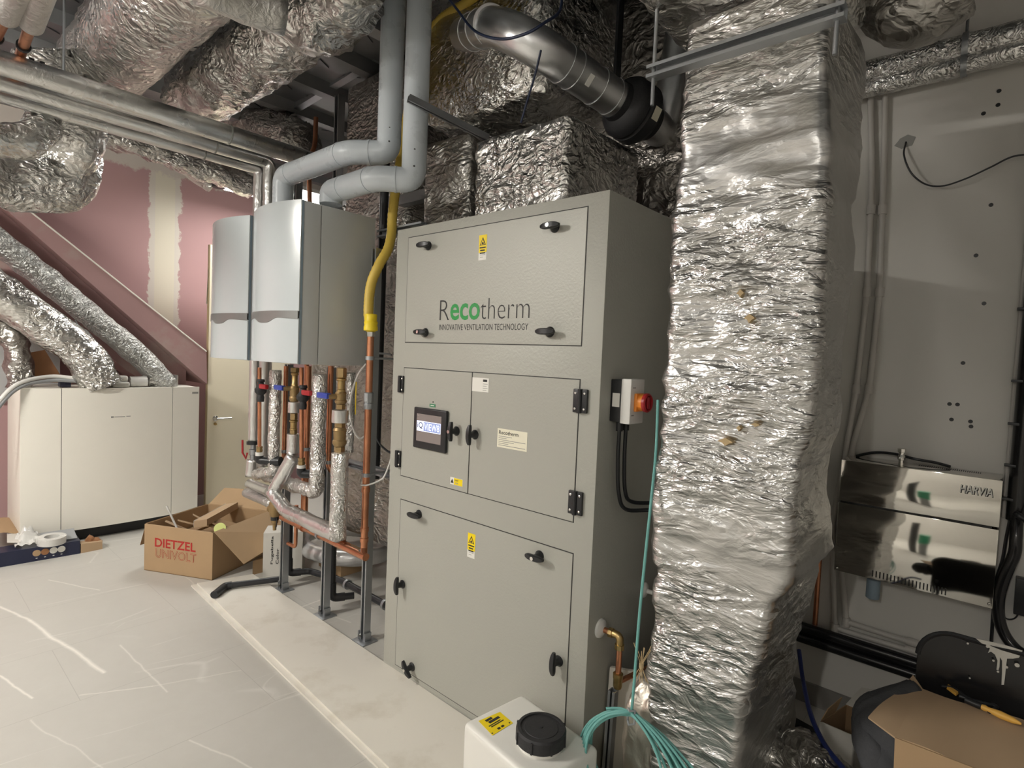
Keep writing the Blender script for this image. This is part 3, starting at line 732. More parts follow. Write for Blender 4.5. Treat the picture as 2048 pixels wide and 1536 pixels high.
# flues
def flue(pts, label, joints):
    t = thing('flue_pipe', label, 'flue', pts[0], 'grey boiler flues'); R_ = .060
    obj('pipe', MB().tube(pts, R_, 36, fil=.058), 'flue', t, ang=60)
    for a, b_ in joints:
        a, b_ = V(a), V(b_); obj('joint_ring', MB().tube([a, a + (b_ - a).normalized() * .012], R_ + .0025, 36), 'flue', t, ang=60)
    for (p, n_) in [(pts[1].lerp(pts[2], k), 0) for k in (.2, .8)] + [(pts[3].lerp(pts[4], .06), 0), (pts[3].lerp(pts[4], .13), 0)]:
        dv = (CAM - p); ax = V((0, 0, 1)) if n_ else dv; side = dv.normalized()
        obj('screw', MB().lathe([(.006, 0), (.005, .004), (.001, .005)], p + side * (R_ * .985), side, 10), 'ink', t)
    return t
fl1 = [V((-2.96, 1.62, BZ1 + .035))]; z1 = pt(690, 380, y=1.62).z
a = pt(752, 362, y=1.62); zr = pt(700, 372, y=1.62).z
c_ = pt(826, 300, y=1.74)
fl1 += [V((-2.96 + .0, 1.62, zr)), V((c_.x - .13, 1.62, zr)), V((c_.x, 1.75, zr + .0)), V((c_.x, 1.75, CEIL))]
fl1[0].x = fl1[1].x = pt(662, 395, y=1.62).x
flue(fl1, 'pale grey flue pipe rising from the nearer boiler, right of the two', ((fl1[1].lerp(fl1[2], .3), fl1[2]), (fl1[1].lerp(fl1[2], .88), fl1[2]), (fl1[2].lerp(fl1[3], .5), fl1[3])))
x0_ = pt(566, 395, y=1.62).x; zr2 = pt(650, 322, y=1.62).z; c_ = pt(776, 250, y=1.74)
fl2 = [V((x0_, 1.62, BZ1 + .035)), V((x0_, 1.62, zr2)), V((c_.x - .16, 1.62, zr2)), V((c_.x, 1.75, zr2)), V((c_.x, 1.75, CEIL))]
flue(fl2, 'pale grey flue pipe rising from the farther boiler, left of the two', ((fl2[1].lerp(fl2[2], .14), fl2[2]), (fl2[1].lerp(fl2[2], .9), fl2[2]), (fl2[2].lerp(fl2[3], .5), fl2[3])))
print('FLUE', [tuple(round(q, 2) for q in p) for p in fl1], [tuple(round(q, 2) for q in p) for p in fl2])

# ================================================================ strut frame legs and feet
def leg(x, y, z1, label, py_top=None):
    t = thing('strut_post', label, 'post', (x, y, 0), 'strut posts of the boiler frame')
    obj('rail', channel(MB(), (x, y, .006), (x, y, z1), .041, -Y), 'galv', t, flat=True)
    mb = MB().box((x - .05, y - .055, 0), (x + .06, y + .045, .006), .001); obj('base_plate', mb, 'galv', t)
    obj('foot_bracket', MB().box((x - .030, y - .027, .006), (x - .0205, y + .02, .055)), 'galv', t)
    obj('foot_bracket', MB().box((x + .0205, y - .02, .006), (x + .030, y + .02, .05)), 'galv', t)
    obj('bolt', MB().cyl((x - .012, y - .028, .03), (x - .012, y - .018, .03), .009, n=6), 'chrome', t)
    return t
for (px, py), zt, lb in (((569, 1110), 1.50, 'leftmost of three upright strut posts'), ((651, 1180), 1.50, 'middle of three upright strut posts'), ((731, 1240), 2.16, 'rightmost of three upright strut posts, nearest the cabinet')):
    p = pt(px, py, y=1.80); leg(p.x, 1.80, zt, lb)
LX = [o.location.x for o in bpy.data.objects if o.name.startswith('strut_post')]
def rail(name, a, b_, label, up=-Y, m='galv', group=None, w_=.041):
    return single(name, channel(MB(), a, b_, w_, up), m, label, 'strut', group, flat=True)
z_ = pt(740, 935, y=1.93).z
rail('cross_rail', (-3.55, 1.905, z_), (-2.33, 1.905, z_), 'low horizontal strut rail fixed behind the three posts')
z_ = pt(780, 468, y=1.93).z
rail('cross_rail', (-2.72, 1.905, z_), (-2.33, 1.905, z_), 'high short strut rail between the boiler and the cabinet')

# ================================================================ pipework below the boilers
def clipring(mb, p, ax, r):
    return mb.lathe([(r + .001, -.010), (r + .006, -.010), (r + .006, .010), (r + .001, .010)], p, ax, 24)
def foilpipe(pts, r, label, m='foil_pipe', amp=.006, fil=.05, step=.02, n=24, group=None, fr=16, cat='pipe'):
    return single('foil_pipe', MB().tube(pts, r, n, fil=fil, step=step, amp=amp, fr=fr), m, label, cat, group, ang=180)
YF = 1.60
def vx(px, py, y): p = pt(px, py, y=y); return p.x
# two thin foil risers left of / between the boilers
xa, xb = vx(515, 500, 1.75), vx(536, 500, 1.75)
PZ = dict(p1=pt(0, 125, x=-3.62).z, p2=pt(0, 166, x=xb).z, p3=pt(0, 192, x=xa).z)
t = thing('foil_pipe', 'silver wrapped heating pipe running under the ducts then dropping left of the boilers', 'pipe', (xa, 1.75, .9))
obj('insulation', MB().tube([(xa, -.3, PZ['p3']), (xa, 1.75, PZ['p3']), (xa, 1.75, .93)], .036, 24, fil=.05, step=.05, amp=.002), 'foil_smooth', t, ang=180)
obj('clip', clipring(MB(), (xa, 1.75, pt(505, 885, y=1.75).z), Z, .038), 'black', t)
t = thing('foil_pipe', 'second silver wrapped heating pipe dropping between the two boilers', 'pipe', (xb, 1.75, .9))
obj('insulation', MB().tube([(xb, -.3, PZ['p2']), (xb, 1.75, PZ['p2']), (xb, 1.75, .80)], .040, 24, fil=.05, step=.05, amp=.002), 'foil_smooth', t, ang=180)
single('foil_pipe', MB().tube([(-3.62, -.3, PZ['p1']), (-3.62, 2.0, PZ['p1'])], .056, 28, step=.06, amp=.002), 'foil_smooth', 'thickest straight silver wrapped pipe running beneath the two round ducts', 'pipe', ang=180)
for (px, py, xx, zz2, rr, nm) in ((458, 277, -3.62, PZ['p1'], .058, 'thickest'), (430, 292, xb, PZ['p2'], .042, 'middle'), (408, 301, xa, PZ['p3'], .038, 'lowest')):
    yy = pt(px, py, x=xx).y
    for k in (0, 1): single('pipe_band', MB().lathe([(rr, -.004), (rr + .002, -.004), (rr + .002, .004), (rr, .004)], (xx, yy - k * 1.05, zz2), Y, 28), 'ink_grey', 'dark joint band on the %s straight silver pipe, %s' % (nm, ('nearer the boilers', 'nearer the left edge')[k]), 'band')
# valve with red lever at the foot of the first riser
v = thing('lever_valve', 'small valve with a slim upright red lever at the far left pipe', 'valve', pt(500, 930, y=1.74))
p0 = V((xa, 1.75, .93)); zz = lambda py, px=505, y=1.75: pt(px, py, y=y).z
obj('body', MB().lathe([(.02, 0), (.02, .03), (.026, .035), (.026, .07), (.018, .075), (.018, .11)], (xa, 1.75, .82), Z, 16), 'galv', v)
l0 = pt(492, 918, y=1.70); l1 = pt(485, 905, y=1.68); l2 = pt(485, 880, y=1.68)
obj('lever', MB().tube([(xa, 1.71, .87), l0, l1, l2], .007, 8), 'red', v)
single('foil_pipe', MB().tube([(xa, 1.75, .82), (xa, 1.74, .70)], .040, 22, step=.02, amp=.002), 'foil_smooth', 'short silver sleeve below the small red lever valve', 'pipe', ang=180)
# condensate / relief columns: copper with black fitting, white ring and black elbow
def relief(px, y, py_top, fit0, fit1, cu1, br1, wh1, el, ex, label, lev):
    g = lambda py, q=px: pt(q, py, y=y)
    t = thing('copper_pipe', label, 'pipe', g(el), 'copper relief pipes with black elbows')
    obj('pipe', MB().cyl(g(py_top), g(cu1), .0115, n=16), 'copper', t)
    zf0, zf1 = g(fit0).z, g(fit1).z; h = zf0 - zf1; o = g(fit1); o = V((g(cu1).x, y, zf1))
    obj('black_fitting', MB().lathe([(.020, 0), (.022, h * .18), (.018, h * .3), (.034, h * .42), (.036, h * .55), (.020, h * .72), (.017, h * .86), (.024, h * .9), (.020, h)], o, Z, 18), 'black_soft', t)
    lz = pt(px + 8, lev, y=y).z
    obj('lever', MB().box((o.x + .012, y - .02, lz - .014), (o.x + .100, y + .004, lz + .015), .006), 'red', t, label='dark red plastic lever')
    zb0, zb1 = g(cu1).z, g(br1).z
    obj('nut', MB().lathe([(.016, 0), (.020, .004), (.020, (zb0 - zb1) * .5), (.017, (zb0 - zb1) * .55), (.021, zb0 - zb1)], (o.x, y, zb1), Z, 6), 'brass_dull', t)
    zw = g(wh1).z; obj('collar', MB().cyl((o.x, y, zw), (o.x, y, zb1), .024, n=20), 'white_pl', t)
    ze = g(el).z
    e = obj('elbow', MB().tube([(o.x, y, zw), (o.x, y, ze + .012), (o.x + ex, y + .05, ze + .012)], .025, 18, fil=.05), 'black', t)
    obj('elbow_collar', MB().cyl((o.x + ex, y + .05, ze + .012), (o.x + ex + .05, y + .08, ze + .016), .030, n=18), 'black', t)
    return t
relief(519, YF, 735, 758, 803, 893, 904, 911, 925, .07, 'left copper relief pipe with black fitting and elbow beneath the boilers', 773)
relief(603, YF, 735, 770, 818, 916, 930, 936, 952, .05, 'right copper relief pipe with black fitting and elbow beneath the boilers', 785)
# plain coppers
def cu(pts, r, label, fil=.03, group=None, clips=()):
    t = thing('copper_pipe', label, 'pipe', pts[0], group)
    obj('pipe', MB().tube(pts, r, 16, fil=fil), 'copper', t)
    for c, ax in clips: obj('clip', clipring(MB(), c, ax, r), 'galv', t)
    return t
def col(px, y, py0, py1): a = pt(px, (py0 + py1) / 2, y=y); return V((a.x, y, pt(px, py0, y=y).z)), V((a.x, y, pt(px, py1, y=y).z))
a, b_ = col(570, 1.74, 732, 925); cu([a, b_], .014, 'thin copper pipe left of the brass valve column with the blue lever', clips=[(b_ + Z * .07, Z)])
a, b_ = col(613, 1.76, 732, 1060); cu([a, b_], .018, 'copper pipe just behind the right relief pipe', clips=[(V((a.x, a.y, pt(613, 898, y=1.76).z)), Z)])
a, b_ = col(659, 1.70, 732, 935); cu([a, b_, b_ + V((.05, .05, -.07))], .0155, 'copper pipe with bent foot between foil pipe and brass column', clips=[(V((a.x, a.y, pt(659, 925, y=1.7).z)), Z)])
a, b_ = col(592, 1.80, 1010, 1095)
cu([a + X * .0, b_, b_ + V((-.10, 0, 0))], .012, 'small copper loop low behind the copper header', fil=.03)
# crinkled foil pipes
a, b_ = col(549, 1.66, 740, 945)
foilpipe([a, b_, pt(512, 950, y=1.72)], .036, 'wrinkled foil pipe dropping below the farther boiler and turning left', amp=.008, fil=.05)
a, b_ = col(637, 1.62, 748, 985)
foilpipe([a, b_, pt(560, 962, y=1.70), pt(522, 945, y=1.72)], .039, 'wrinkled foil pipe dropping below the nearer boiler with a run to the left', amp=.009, fil=.04)
a, b_ = col(700, 1.78, 745, 905)
foilpipe([a, b_], .026, 'faint foil pipe right of the tall brass valve column', amp=.006)
# brass columns
def brasscol(px, y, segs, label, lever=None):
    """segs: (top py, bottom py, kind, radius)"""
    xx = pt(px, (segs[0][0] + segs[-1][1]) / 2, y=y).x
    zz_ = lambda py: pt(px, py, y=y).z
    t = thing('valve_column', label, 'valve', (xx, y, zz_(segs[-1][1])))
    for (p0, p1, kd, r) in segs:
        a, b_ = zz_(p1), zz_(p0); h = b_ - a
        if kd == 'hex': obj('union_nut', MB().lathe([(r * .8, 0), (r, h * .08), (r, h * .92), (r * .8, h)], (xx, y, a), Z, 6), 'brass_dull', t)
        elif kd == 'body': obj('valve_body', MB().lathe([(r * .75, 0), (r, h * .15), (r, h * .3), (r * .86, h * .36), (r * .9, h * .8), (r, h * .86), (r * .8, h)], (xx, y, a), Z, 22), 'brass_dull', t)
        elif kd == 'stem': obj('brass_tube', MB().lathe([(r * 1.15, 0), (r * 1.15, h * .14), (r, h * .18), (r, h * .78), (r * 1.3, h * .84), (r * 1.3, h * .95), (r, h)], (xx, y, a), Z, 18), 'brass', t)
        elif kd == 'foil': obj('foil_collar', MB().tube([(xx, y, a), (xx, y, b_)], r, 24, step=.015, amp=.004), 'foil_smooth', t, ang=60)
    if lever:
        lz = zz_(lever); obj('lever', MB().box((xx - .115, y - .075, lz - .013), (xx - .01, y - .045, lz + .017), .008), 'blue', t, label='blue plastic lever')
        obj('lever_boss', MB().cyl((xx - .02, y - .06, lz), (xx, y, lz), .014, n=14), 'brass_dull', t)
    return t
brasscol(588, 1.66, [(735, 745, 'hex', .026), (745, 772, 'stem', .017), (772, 803, 'body', .030), (804, 825, 'foil', .036), (826, 840, 'hex', .022), (840, 860, 'stem', .019), (860, 868, 'hex', .022), (868, 906, 'foil', .037)],
         'brass valve column with blue lever and sight glass, left of two', 777)
brasscol(681, 1.60, [(735, 756, 'hex', .026), (756, 783, 'stem', .019), (783, 808, 'body', .030), (808, 819, 'hex', .024), (820, 845, 'foil', .042), (845, 855, 'hex', .028), (855, 893, 'body', .036), (893, 905, 'hex', .028)],
         'brass valve column with blue lever and wide body, right of two', 793)
# smooth foil manifold: Y piece, low run and right riser
K = pt(588, 912, y=1.64); J = pt(545, 985, y=1.58); L0 = pt(500, 968, y=1.66); J2 = pt(575, 1022, y=1.58); E2 = pt(680, 1072, y=1.58); T2 = V((pt(678, 990, y=1.58).x, 1.58, pt(678, 905, y=1.58).z)); E2.x = T2.x
mf = thing('foil_manifold', 'smooth silver wrapped manifold with slanted branch, low run and right riser', 'pipe', E2)
obj('slanted_branch', MB().tube([V((K.x, K.y, K.z + .0)), K + (J - K) * .12, J], .039, 26, fil=.02, step=.03, amp=.004), 'foil_smooth', mf, ang=180)
obj('left_branch', MB().tube([L0, J + (J - L0) * .1], .033, 24, step=.03, amp=.004), 'foil_smooth', mf, ang=180)
obj('lower_run', MB().tube([J - (J2 - J) * .1, J2, E2], .042, 26, fil=.03, step=.03, amp=.004), 'foil_smooth', mf, ang=180)
obj('riser', MB().tube([E2 - Z * .02, T2], .044, 26, step=.03, amp=.003), 'foil_pipe', mf, ang=180)
a = pt(493, 985, y=1.60); b_ = pt(545, 1008, y=1.60)
single('foil_pipe', MB().tube([a, b_], .030, 22, step=.02, amp=.002), 'foil_matt', 'dull grey foil sleeve stub poking left below the manifold', 'pipe', ang=180)
# strainer valve
o = pt(549, 1060, y=1.58); s = thing('strainer_valve', 'olive brass strainer valve with drain cock hanging under the manifold', 'valve', o)
zt_ = pt(549, 1000, y=1.58).z - o.z
obj('body', MB().lathe([(.010, 0), (.012, zt_ * .2), (.020, zt_ * .25), (.022, zt_ * .45), (.030, zt_ * .5), (.034, zt_ * .85), (.028, zt_ * 1.1)], o, Z, 20), 'brass_dull', s)
obj('label_band', MB().lathe([(.0235, -.014), (.0235, .014)], o + Z * zt_ * .42, Z, 18), 'black', s)
obj('side_cap', MB().lathe([(.020, 0), (.024, .01), (.018, .022)], o + V((-.02, -.01, zt_ * .7)), V((-.8, -.5, .1)), 14), 'brass_dull', s)
obj('strap', MB().tube([o + V((.01, 0, .02)), o + V((.045, -.01, .03)), o + V((.045, -.01, .07)), o + V((.02, 0, .08))], .003, 6, fil=.02), 'black', s)

# gas: yellow hose, copper drop and header
GX = pt(735, 870, y=1.72).x
g0 = V((GX, 1.72, pt(738, 672, y=1.72).z)); g1 = V((GX, 1.72, pt(732, 1090, y=1.72).z))
hd = pt(745, 1112, y=1.70); h2 = pt(563, 1040, y=1.72); hd.z = h2.z = (hd.z + h2.z) / 2
gs = thing('gas_pipe', 'copper gas drop and header feeding both boilers', 'pipe', hd)
obj('drop_pipe', MB().tube([g0, g1, V((GX, 1.72, hd.z + .03)), V((GX + .03, 1.70, hd.z))], .0185, 20, fil=.04), 'copper', gs)
obj('header', MB().tube([V((h2.x, 1.72, h2.z)), V((GX + .05, 1.70, hd.z))], .0205, 20), 'copper', gs)
for px in (606, 672, 690):
    q = pt(px, 1065 if px < 650 else 1092, y=1.72); obj('tee', MB().cyl((q.x - .03, 1.72, hd.z), (q.x + .03, 1.712, hd.z), .026, n=20), 'copper', gs)
for px in (586, 680):
    q = pt(px, 1060 if px < 650 else 1095, y=1.71); obj('riser_stub', MB().cyl((q.x, 1.72, hd.z), (q.x, 1.72, hd.z + .075), .018, n=16).cyl((q.x, 1.72, hd.z + .02), (q.x, 1.72, hd.z + .045), .023, n=16), 'copper', gs)
for py, nm in ((716, 0), (950, 1)):
    obj('clip', clipring(MB(), V((GX, 1.72, pt(734, py, y=1.72).z)), Z, .0185).cyl((GX, 1.735, pt(734, py, y=1.72).z), (GX, 1.90, pt(734, py, y=1.72).z), .006, n=8), 'galv', gs)
for px in (638, 724):
    q = pt(px, 1080 if px < 700 else 1100, y=1.71); obj('clip', clipring(MB(), V((q.x, 1.713, hd.z)), X, .021), 'galv', gs)
obj('union', MB().lathe([(.022, 0), (.027, .006), (.027, .03), (.022, .034), (.024, .04), (.027, .045), (.027, .085), (.022, .09)], (GX, 1.72, pt(734, 818, y=1.72).z), Z, 8), 'galv', gs)
for py in (984, 1064, 1085):
    obj('solder_joint', MB().cyl((GX, 1.72, pt(732, py, y=1.72).z), (GX, 1.72, pt(732, py, y=1.72).z + .022), .0225, n=18), 'copper', gs)
yp = [pt(736, 655, y=1.72), pt(737, 625, y=1.72), pt(742, 570, y=1.73), pt(758, 530, y=1.76), pt(776, 498, y=1.82), pt(783, 465, y=1.86), pt(785, 430, y=1.87), pt(791, 380, y=1.87), pt(798, 340, y=1.88), pt(812, 250, y=1.95), pt(835, 110, y=2.0), pt(880, 42, y=2.02), pt(940, 2, y=2.0), pt(1000, -60, y=1.95)]
yp[0].x = GX
gh = thing('gas_hose', 'ribbed yellow gas hose curving down beside the boiler', 'hose', yp[0])
sp_ = resample(spline(yp, 8), .011)
obj('hose', MB().tube(sp_, lambda t, n=len(sp_): .0255 + (.0011 if int(round(t * (n - 1))) % 2 else -.0008), 18), 'yellow_hose', gh)
gz = pt(736, 662, y=1.72).z
obj('end_sleeve', MB().lathe([(.022, -.002), (.036, .002), (.036, .022), (.033, .03), (.036, .045), (.030, .055), (.031, .085), (.027, .088)], (GX, 1.72, gz), Z, 24), 'yellow', gh)
obj('hex_nut', MB().lathe([(.022, -.03), (.026, -.026), (.026, -.006), (.022, -.002)], (GX, 1.72, gz), Z, 6), 'chrome', gh)
# black drain pipes
def drain(px, py0, py1, y, label, tail):
    a, b_ = col(px, y, py0, py1)
    t = thing('drain_pipe', label, 'pipe', b_, 'black drain pipes under the boilers')
    z = .07
    pts = [a, V((a.x, y, z)), V((a.x + .06, y + .12, z)), *tail]
    obj('pipe', MB().tube(pts, .021, 20, fil=.03), 'blackish_pipe', t)
    obj('elbow', MB().tube([V((a.x, y, z + .10)), V((a.x, y, z)), V((a.x + .035, y + .07, z))], .0255, 20, fil=.035), 'blackish_pipe', t)
    return t
DY2 = 2.06
drain(579, 1035, 1120, 1.87, 'black drain pipe behind the left strut post', [V((-3.25, DY2, .07)), V((-2.33, DY2, .06))])
drain(665, 1085, 1190, 1.87, 'black drain pipe behind the middle strut post', [])
# clips on floor drain
for px, py in ((695, 1175), (770, 1235)):
    q = pt(px, py, y=DY2); single('pipe_clip', clipring(MB(), (q.x, DY2, .066), X, .026), 'galv', 'metal clip round the low black drain, ' + ('left one' if px < 700 else 'right one by the cabinet'), 'clip')

# coil of white flexible duct behind the posts
cx_ = V((-3.62, 2.33, .0)); mb = MB()
cpts = []
for i in range(60): a_ = 2 * math.pi * i / 60; cpts.append((cx_.x + .38 * math.cos(a_) + .04 * math.sin(a_), cx_.y + .27 * math.sin(a_), .175 + .01 * math.sin(a_)))
mb.tube(cpts, .055, 18, closed=True)
for i in range(1, 60, 1): pass
single('flexible_duct', mb, pm('flex_white', (.60, .60, .60), .3, .5, var=.1, vs_=30), 'coiled glossy white flexible duct lying behind the strut posts', 'duct')
single('carton', MB().box((-3.75, 2.18, 0), (-3.45, 2.45, .11), .004), 'card', 'brown carton lying under the coiled white duct', 'carton')

# foil wrapped riser duct behind the boilers
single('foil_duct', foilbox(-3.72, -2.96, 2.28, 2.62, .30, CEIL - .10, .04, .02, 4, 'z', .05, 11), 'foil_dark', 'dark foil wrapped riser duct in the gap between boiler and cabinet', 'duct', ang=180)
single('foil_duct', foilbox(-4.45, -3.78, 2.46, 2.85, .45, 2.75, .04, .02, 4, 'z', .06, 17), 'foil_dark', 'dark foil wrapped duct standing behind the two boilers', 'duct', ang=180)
# stud frame at the riser
a, b_ = pt(585, 218, y=2.30), pt(757, 112, y=2.30)
rail('track_rail', a, b_, 'metal track along the top of the stud frame', up=Z, m='galv', w_=.06)
for px, py in ((597, 230), (678, 180)):
    q = pt(px, py, y=2.30); single('metal_stud', channel(MB(), (q.x, 2.31, 1.5), (q.x, 2.31, q.z - .04), .055, -Y), 'galv', 'metal stud, ' + ('left one beside the copper bend' if px < 620 else 'right one nearer the flue'), 'stud', flat=True)
cu([pt(632, 235, y=2.2), pt(630, 290, y=2.2), pt(622, 310, y=2.15), pt(618, 350, y=2.15), pt(620, 420, y=2.15), pt(618, 560, y=2.15) , V((pt(618, 560, y=2.15).x, 2.15, 0))], .017, 'copper pipe bending down between the studs above the boilers', fil=.05)
# black soil pipe beside the boiler
a, b_ = col(761, 2.0, 300, 960); single('soil_pipe', MB().cyl(a, b_, .026, n=20), 'blackish_pipe', 'tall black pipe between the boiler and the cabinet', 'pipe')
# cables around the gas drop
single('cable', MB().tube(spline([pt(732, 728, y=1.74), pt(716, 750, y=1.70), pt(703, 790, y=1.68), pt(701, 830, y=1.68), pt(708, 862, y=1.70), pt(720, 877, y=1.73), pt(732, 870, y=1.76)]), .0055, 8), 'white_pl', 'white cable looping left of the copper gas drop', 'cable')
single('cable_tag', MB().box(pt(712, 795, y=1.67) + V((-.006, -.001, -.09)), pt(712, 760, y=1.67) + V((.006, .001, -.01))), 'yellow', 'yellow tag on the white looping cable', 'tag')
single('cable', MB().tube(spline([pt(800, 845, y=1.80), pt(786, 905, y=1.78), pt(770, 950, y=1.76), pt(757, 962, y=1.74), pt(735, 970, y=1.70), pt(722, 970, y=1.70)]), .0045, 8), 'white_pl', 'thin white cable slanting from the cabinet edge to the gas drop', 'cable')
single('cable', MB().tube(spline([pt(783, 710, y=1.95), pt(765, 707, y=1.93), pt(750, 712, y=1.9), pt(747, 760, y=1.88), pt(744, 850, y=1.88), pt(742, 900, y=1.88)]), .006, 8), 'grey_pl', 'grey cable bending down behind the copper gas drop', 'cable')
single('cable', MB().tube(spline([pt(756, 740, y=1.9), pt(752, 800, y=1.9), pt(749, 850, y=1.9), pt(755, 880, y=1.9), pt(772, 900, y=1.92), pt(800, 915, y=1.95)]), .006, 8), 'black', 'black cable curling behind the gas drop towards the cabinet', 'cable')
# things low behind: boards and cartons
single('board_offcut', MB().quadbox([pt(690, 1130, y=2.6), pt(785, 1130, y=2.6), V((pt(790, 1270, y=2.6).x, 2.6, .0)), V((pt(695, 1190, y=2.6).x, 2.6, .0))], (0, .015, 0)), 'board', 'pale board offcut standing low behind the black drain', 'board')
single('carton', MB().box((-2.62, 2.44, 0), (-2.50, 2.56, .30), .004), 'card', 'small brown carton wedged behind the rightmost post', 'carton')

# ================================================================ overhead ducts
def fp(pts, r, label, m='foil_crumple', amp=.02, fil=.3, step=.04, n=40, fr=7, name='foil_duct'):
    return single(name, MB().tube(pts, r, n, fil=fil, step=step, amp=amp, fr=fr, seed=len(label)), m, label, 'duct', ang=180)
fp([(-4.7, .92, 3.24), (-1.3, .92, 3.24)], .215, 'left of two large round foil ducts crossing under the metal deck', 'foil_crumple', .014, fr=5)
fp([(-4.15, 1.40, 3.22), (-2.55, 1.40, 3.22), (-2.3, 1.40, 3.22)], .185, 'right of two large round foil ducts crossing under the metal deck', 'foil_crumple', .035, fr=7)
fp([pt(600, 20, z=3.14), pt(650, 35, z=3.16), pt(720, -60, z=3.2)], .15, 'crumpled foil elbow at the top end of the right round duct', 'foil_crumple', .03, fr=7)
fp([pt(395, -40, z=2.98), pt(500, 5, z=2.98), pt(570, 28, z=2.98)], .085, 'smooth foil branch duct crossing the top of the round ducts', 'foil_matt', .006)
# big elbows at the left edge
LXp = -4.35
fp([V((LXp + .4, -.4, pt(60, 345, x=LXp).z - .03)), pt(0, 362, x=LXp), pt(125, 372, x=LXp), pt(150, 290, x=LXp + .1), pt(120, 190, x=LXp + .25), pt(90, 100, x=LXp + .3)], .165, 'large crumpled foil elbow bulging at the left edge', 'foil_crumple', .05, fil=.3, fr=6)
fp([V((-3.6, -.3, pt(0, 285, x=-3.95).z)), pt(0, 285, x=-3.95), pt(78, 278, x=-3.95), pt(88, 225, x=-4.05), pt(80, 150, x=-4.1)], .085, 'smaller shiny foil elbow inside the large crumpled one', 'foil_crumple', .02, fil=.12, fr=9)
# long foil duct below the straight pipes, far
fp([pt(150, 245, x=-5.2), pt(330, 308, x=-5.2), pt(440, 350, x=-5.2), pt(505, 375, x=-5.2)], .10, 'long crumpled foil duct under the straight pipes by the pink wall', 'foil_crumple', .035, fil=.1, fr=8)
fp([pt(370, 330, x=-5.6), pt(425, 368, x=-5.6)], .09, 'short foil duct end hanging above the pink wall', 'foil_crumple', .03)
o = pt(437, 378, x=-5.5); t = thing('detector', 'small dark detector with white bracket hanging by the light panel', 'detector', o)
obj('body', MB().lathe([(.02, 0), (.055, .01), (.06, .04), (.045, .055)], o, Z, 18), 'black', t); obj('bracket', MB().cyl(o + Z * .05, o + Z * .22, .03, n=14), 'grey_pl', t); obj('cord', MB().tube(spline([o + V((0, .05, .02)), o + V((0, .09, .06)), o + V((0, .06, .14))]), .006, 6), 'white_pl', t)
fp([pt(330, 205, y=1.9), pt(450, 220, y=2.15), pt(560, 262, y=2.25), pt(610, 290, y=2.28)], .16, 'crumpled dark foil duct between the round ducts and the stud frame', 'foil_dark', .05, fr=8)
# copper pipes with grey insulation, top left corner
for k, (pa, pb, pc, nm) in enumerate((((100, -40), (62, 48), (38, 118), 'right'), ((55, -60), (12, 32), (-20, 100), 'left'))):
    z = 2.95; t = thing('copper_pipe', 'copper pipe with a grey insulated end in the top left corner, %s one' % nm, 'pipe', pt(*pc, z=z), 'copper pipes in the top left corner')
    a, b_, c_ = (pt(*p, z=z) for p in (pa, pb, pc)); d = (c_ - b_).normalized()
    obj('pipe', MB().cyl(b_ - d * .1, c_ + d * .35, .021, n=18), 'copper', t)
    obj('insulation', MB().tube([b_ - d * .9, b_ + d * .0], .046, 24), 'foil_matt', t)
    obj('clip', clipring(MB(), b_.lerp(c_, .6), d, .022), 'black', t)
q = pt(68, 140, x=-3.62); single('pipe_clip', MB().box(q + V((.0, -.02, -.06)), q + V((.012, .0, .05)), .003).box(q + V((.0, .02, -.06)), q + V((.012, .04, .05)), .003).box(q + V((0, -.02, -.06)), q + V((.012, .04, -.05))), 'black', 'black hook bracket over the thickest straight pipe', 'bracket')
q = pt(128, 60, z=3.2); single('hanging_rod', MB().cyl((q.x, q.y, 2.98), (q.x, q.y, CEIL), .006, n=8), 'galv', 'thin threaded rod hanging left of the round ducts', 'rod')
# small beam ribs next to the flues
a, b_ = pt(655, -30, y=1.5), pt(770, 42, y=1.88)
rail('deck_channel', pt(640, -10, z=3.45), pt(800, 78, z=3.45), 'wide metal channel under the deck beside the left flue', up=Z, w_=.09)

# ---- ducts over the cabinet
hx0, hx1 = pt(852, 240, y=2.0).x, pt(1088, 190, y=2.0).x
hz = pt(1000, 205, y=2.0).z
single('foil_duct', foilbox(hx0, hx1, 2.0, 2.85, hz, CEIL - .08, .05, .03, 5, 'y', .04, 21), 'foil_crumple', 'wide foil wrapped duct hanging behind the spiral pipe over the cabinet', 'duct', ang=180)
bx0, bx1 = pt(948, 300, y=1.90).x, pt(1139, 225, y=1.90).x
single('foil_box', foilbox(bx0, bx1, 1.90, 2.5, CZ + .002, pt(1139, 228, y=1.90).z, .03, .014, 6, 'z', .025, 27), 'foil_crumple', 'foil wrapped outlet box standing on top of the grey cabinet', 'duct', ang=180)
ax0, ax1 = pt(848, 400, y=2.10).x, pt(948, 380, y=2.10).x
single('foil_box', foilbox(ax0 + .02, ax1 - .02, 2.08, 2.6, CZ + .002, hz - .04, .03, .02, 5, 'z', .03, 33), 'foil_dark', 'darker foil wrapped neck left of the outlet box on the cabinet', 'duct', ang=180)
single('foil_duct', foilbox(-1.95, -1.02, 2.60, 2.93, .9, CEIL - .08, .03, .02, 5, 'z', .05, 39), 'foil_gloom', 'dim foil wrapped riser far behind the inline fan', 'duct', ang=180)
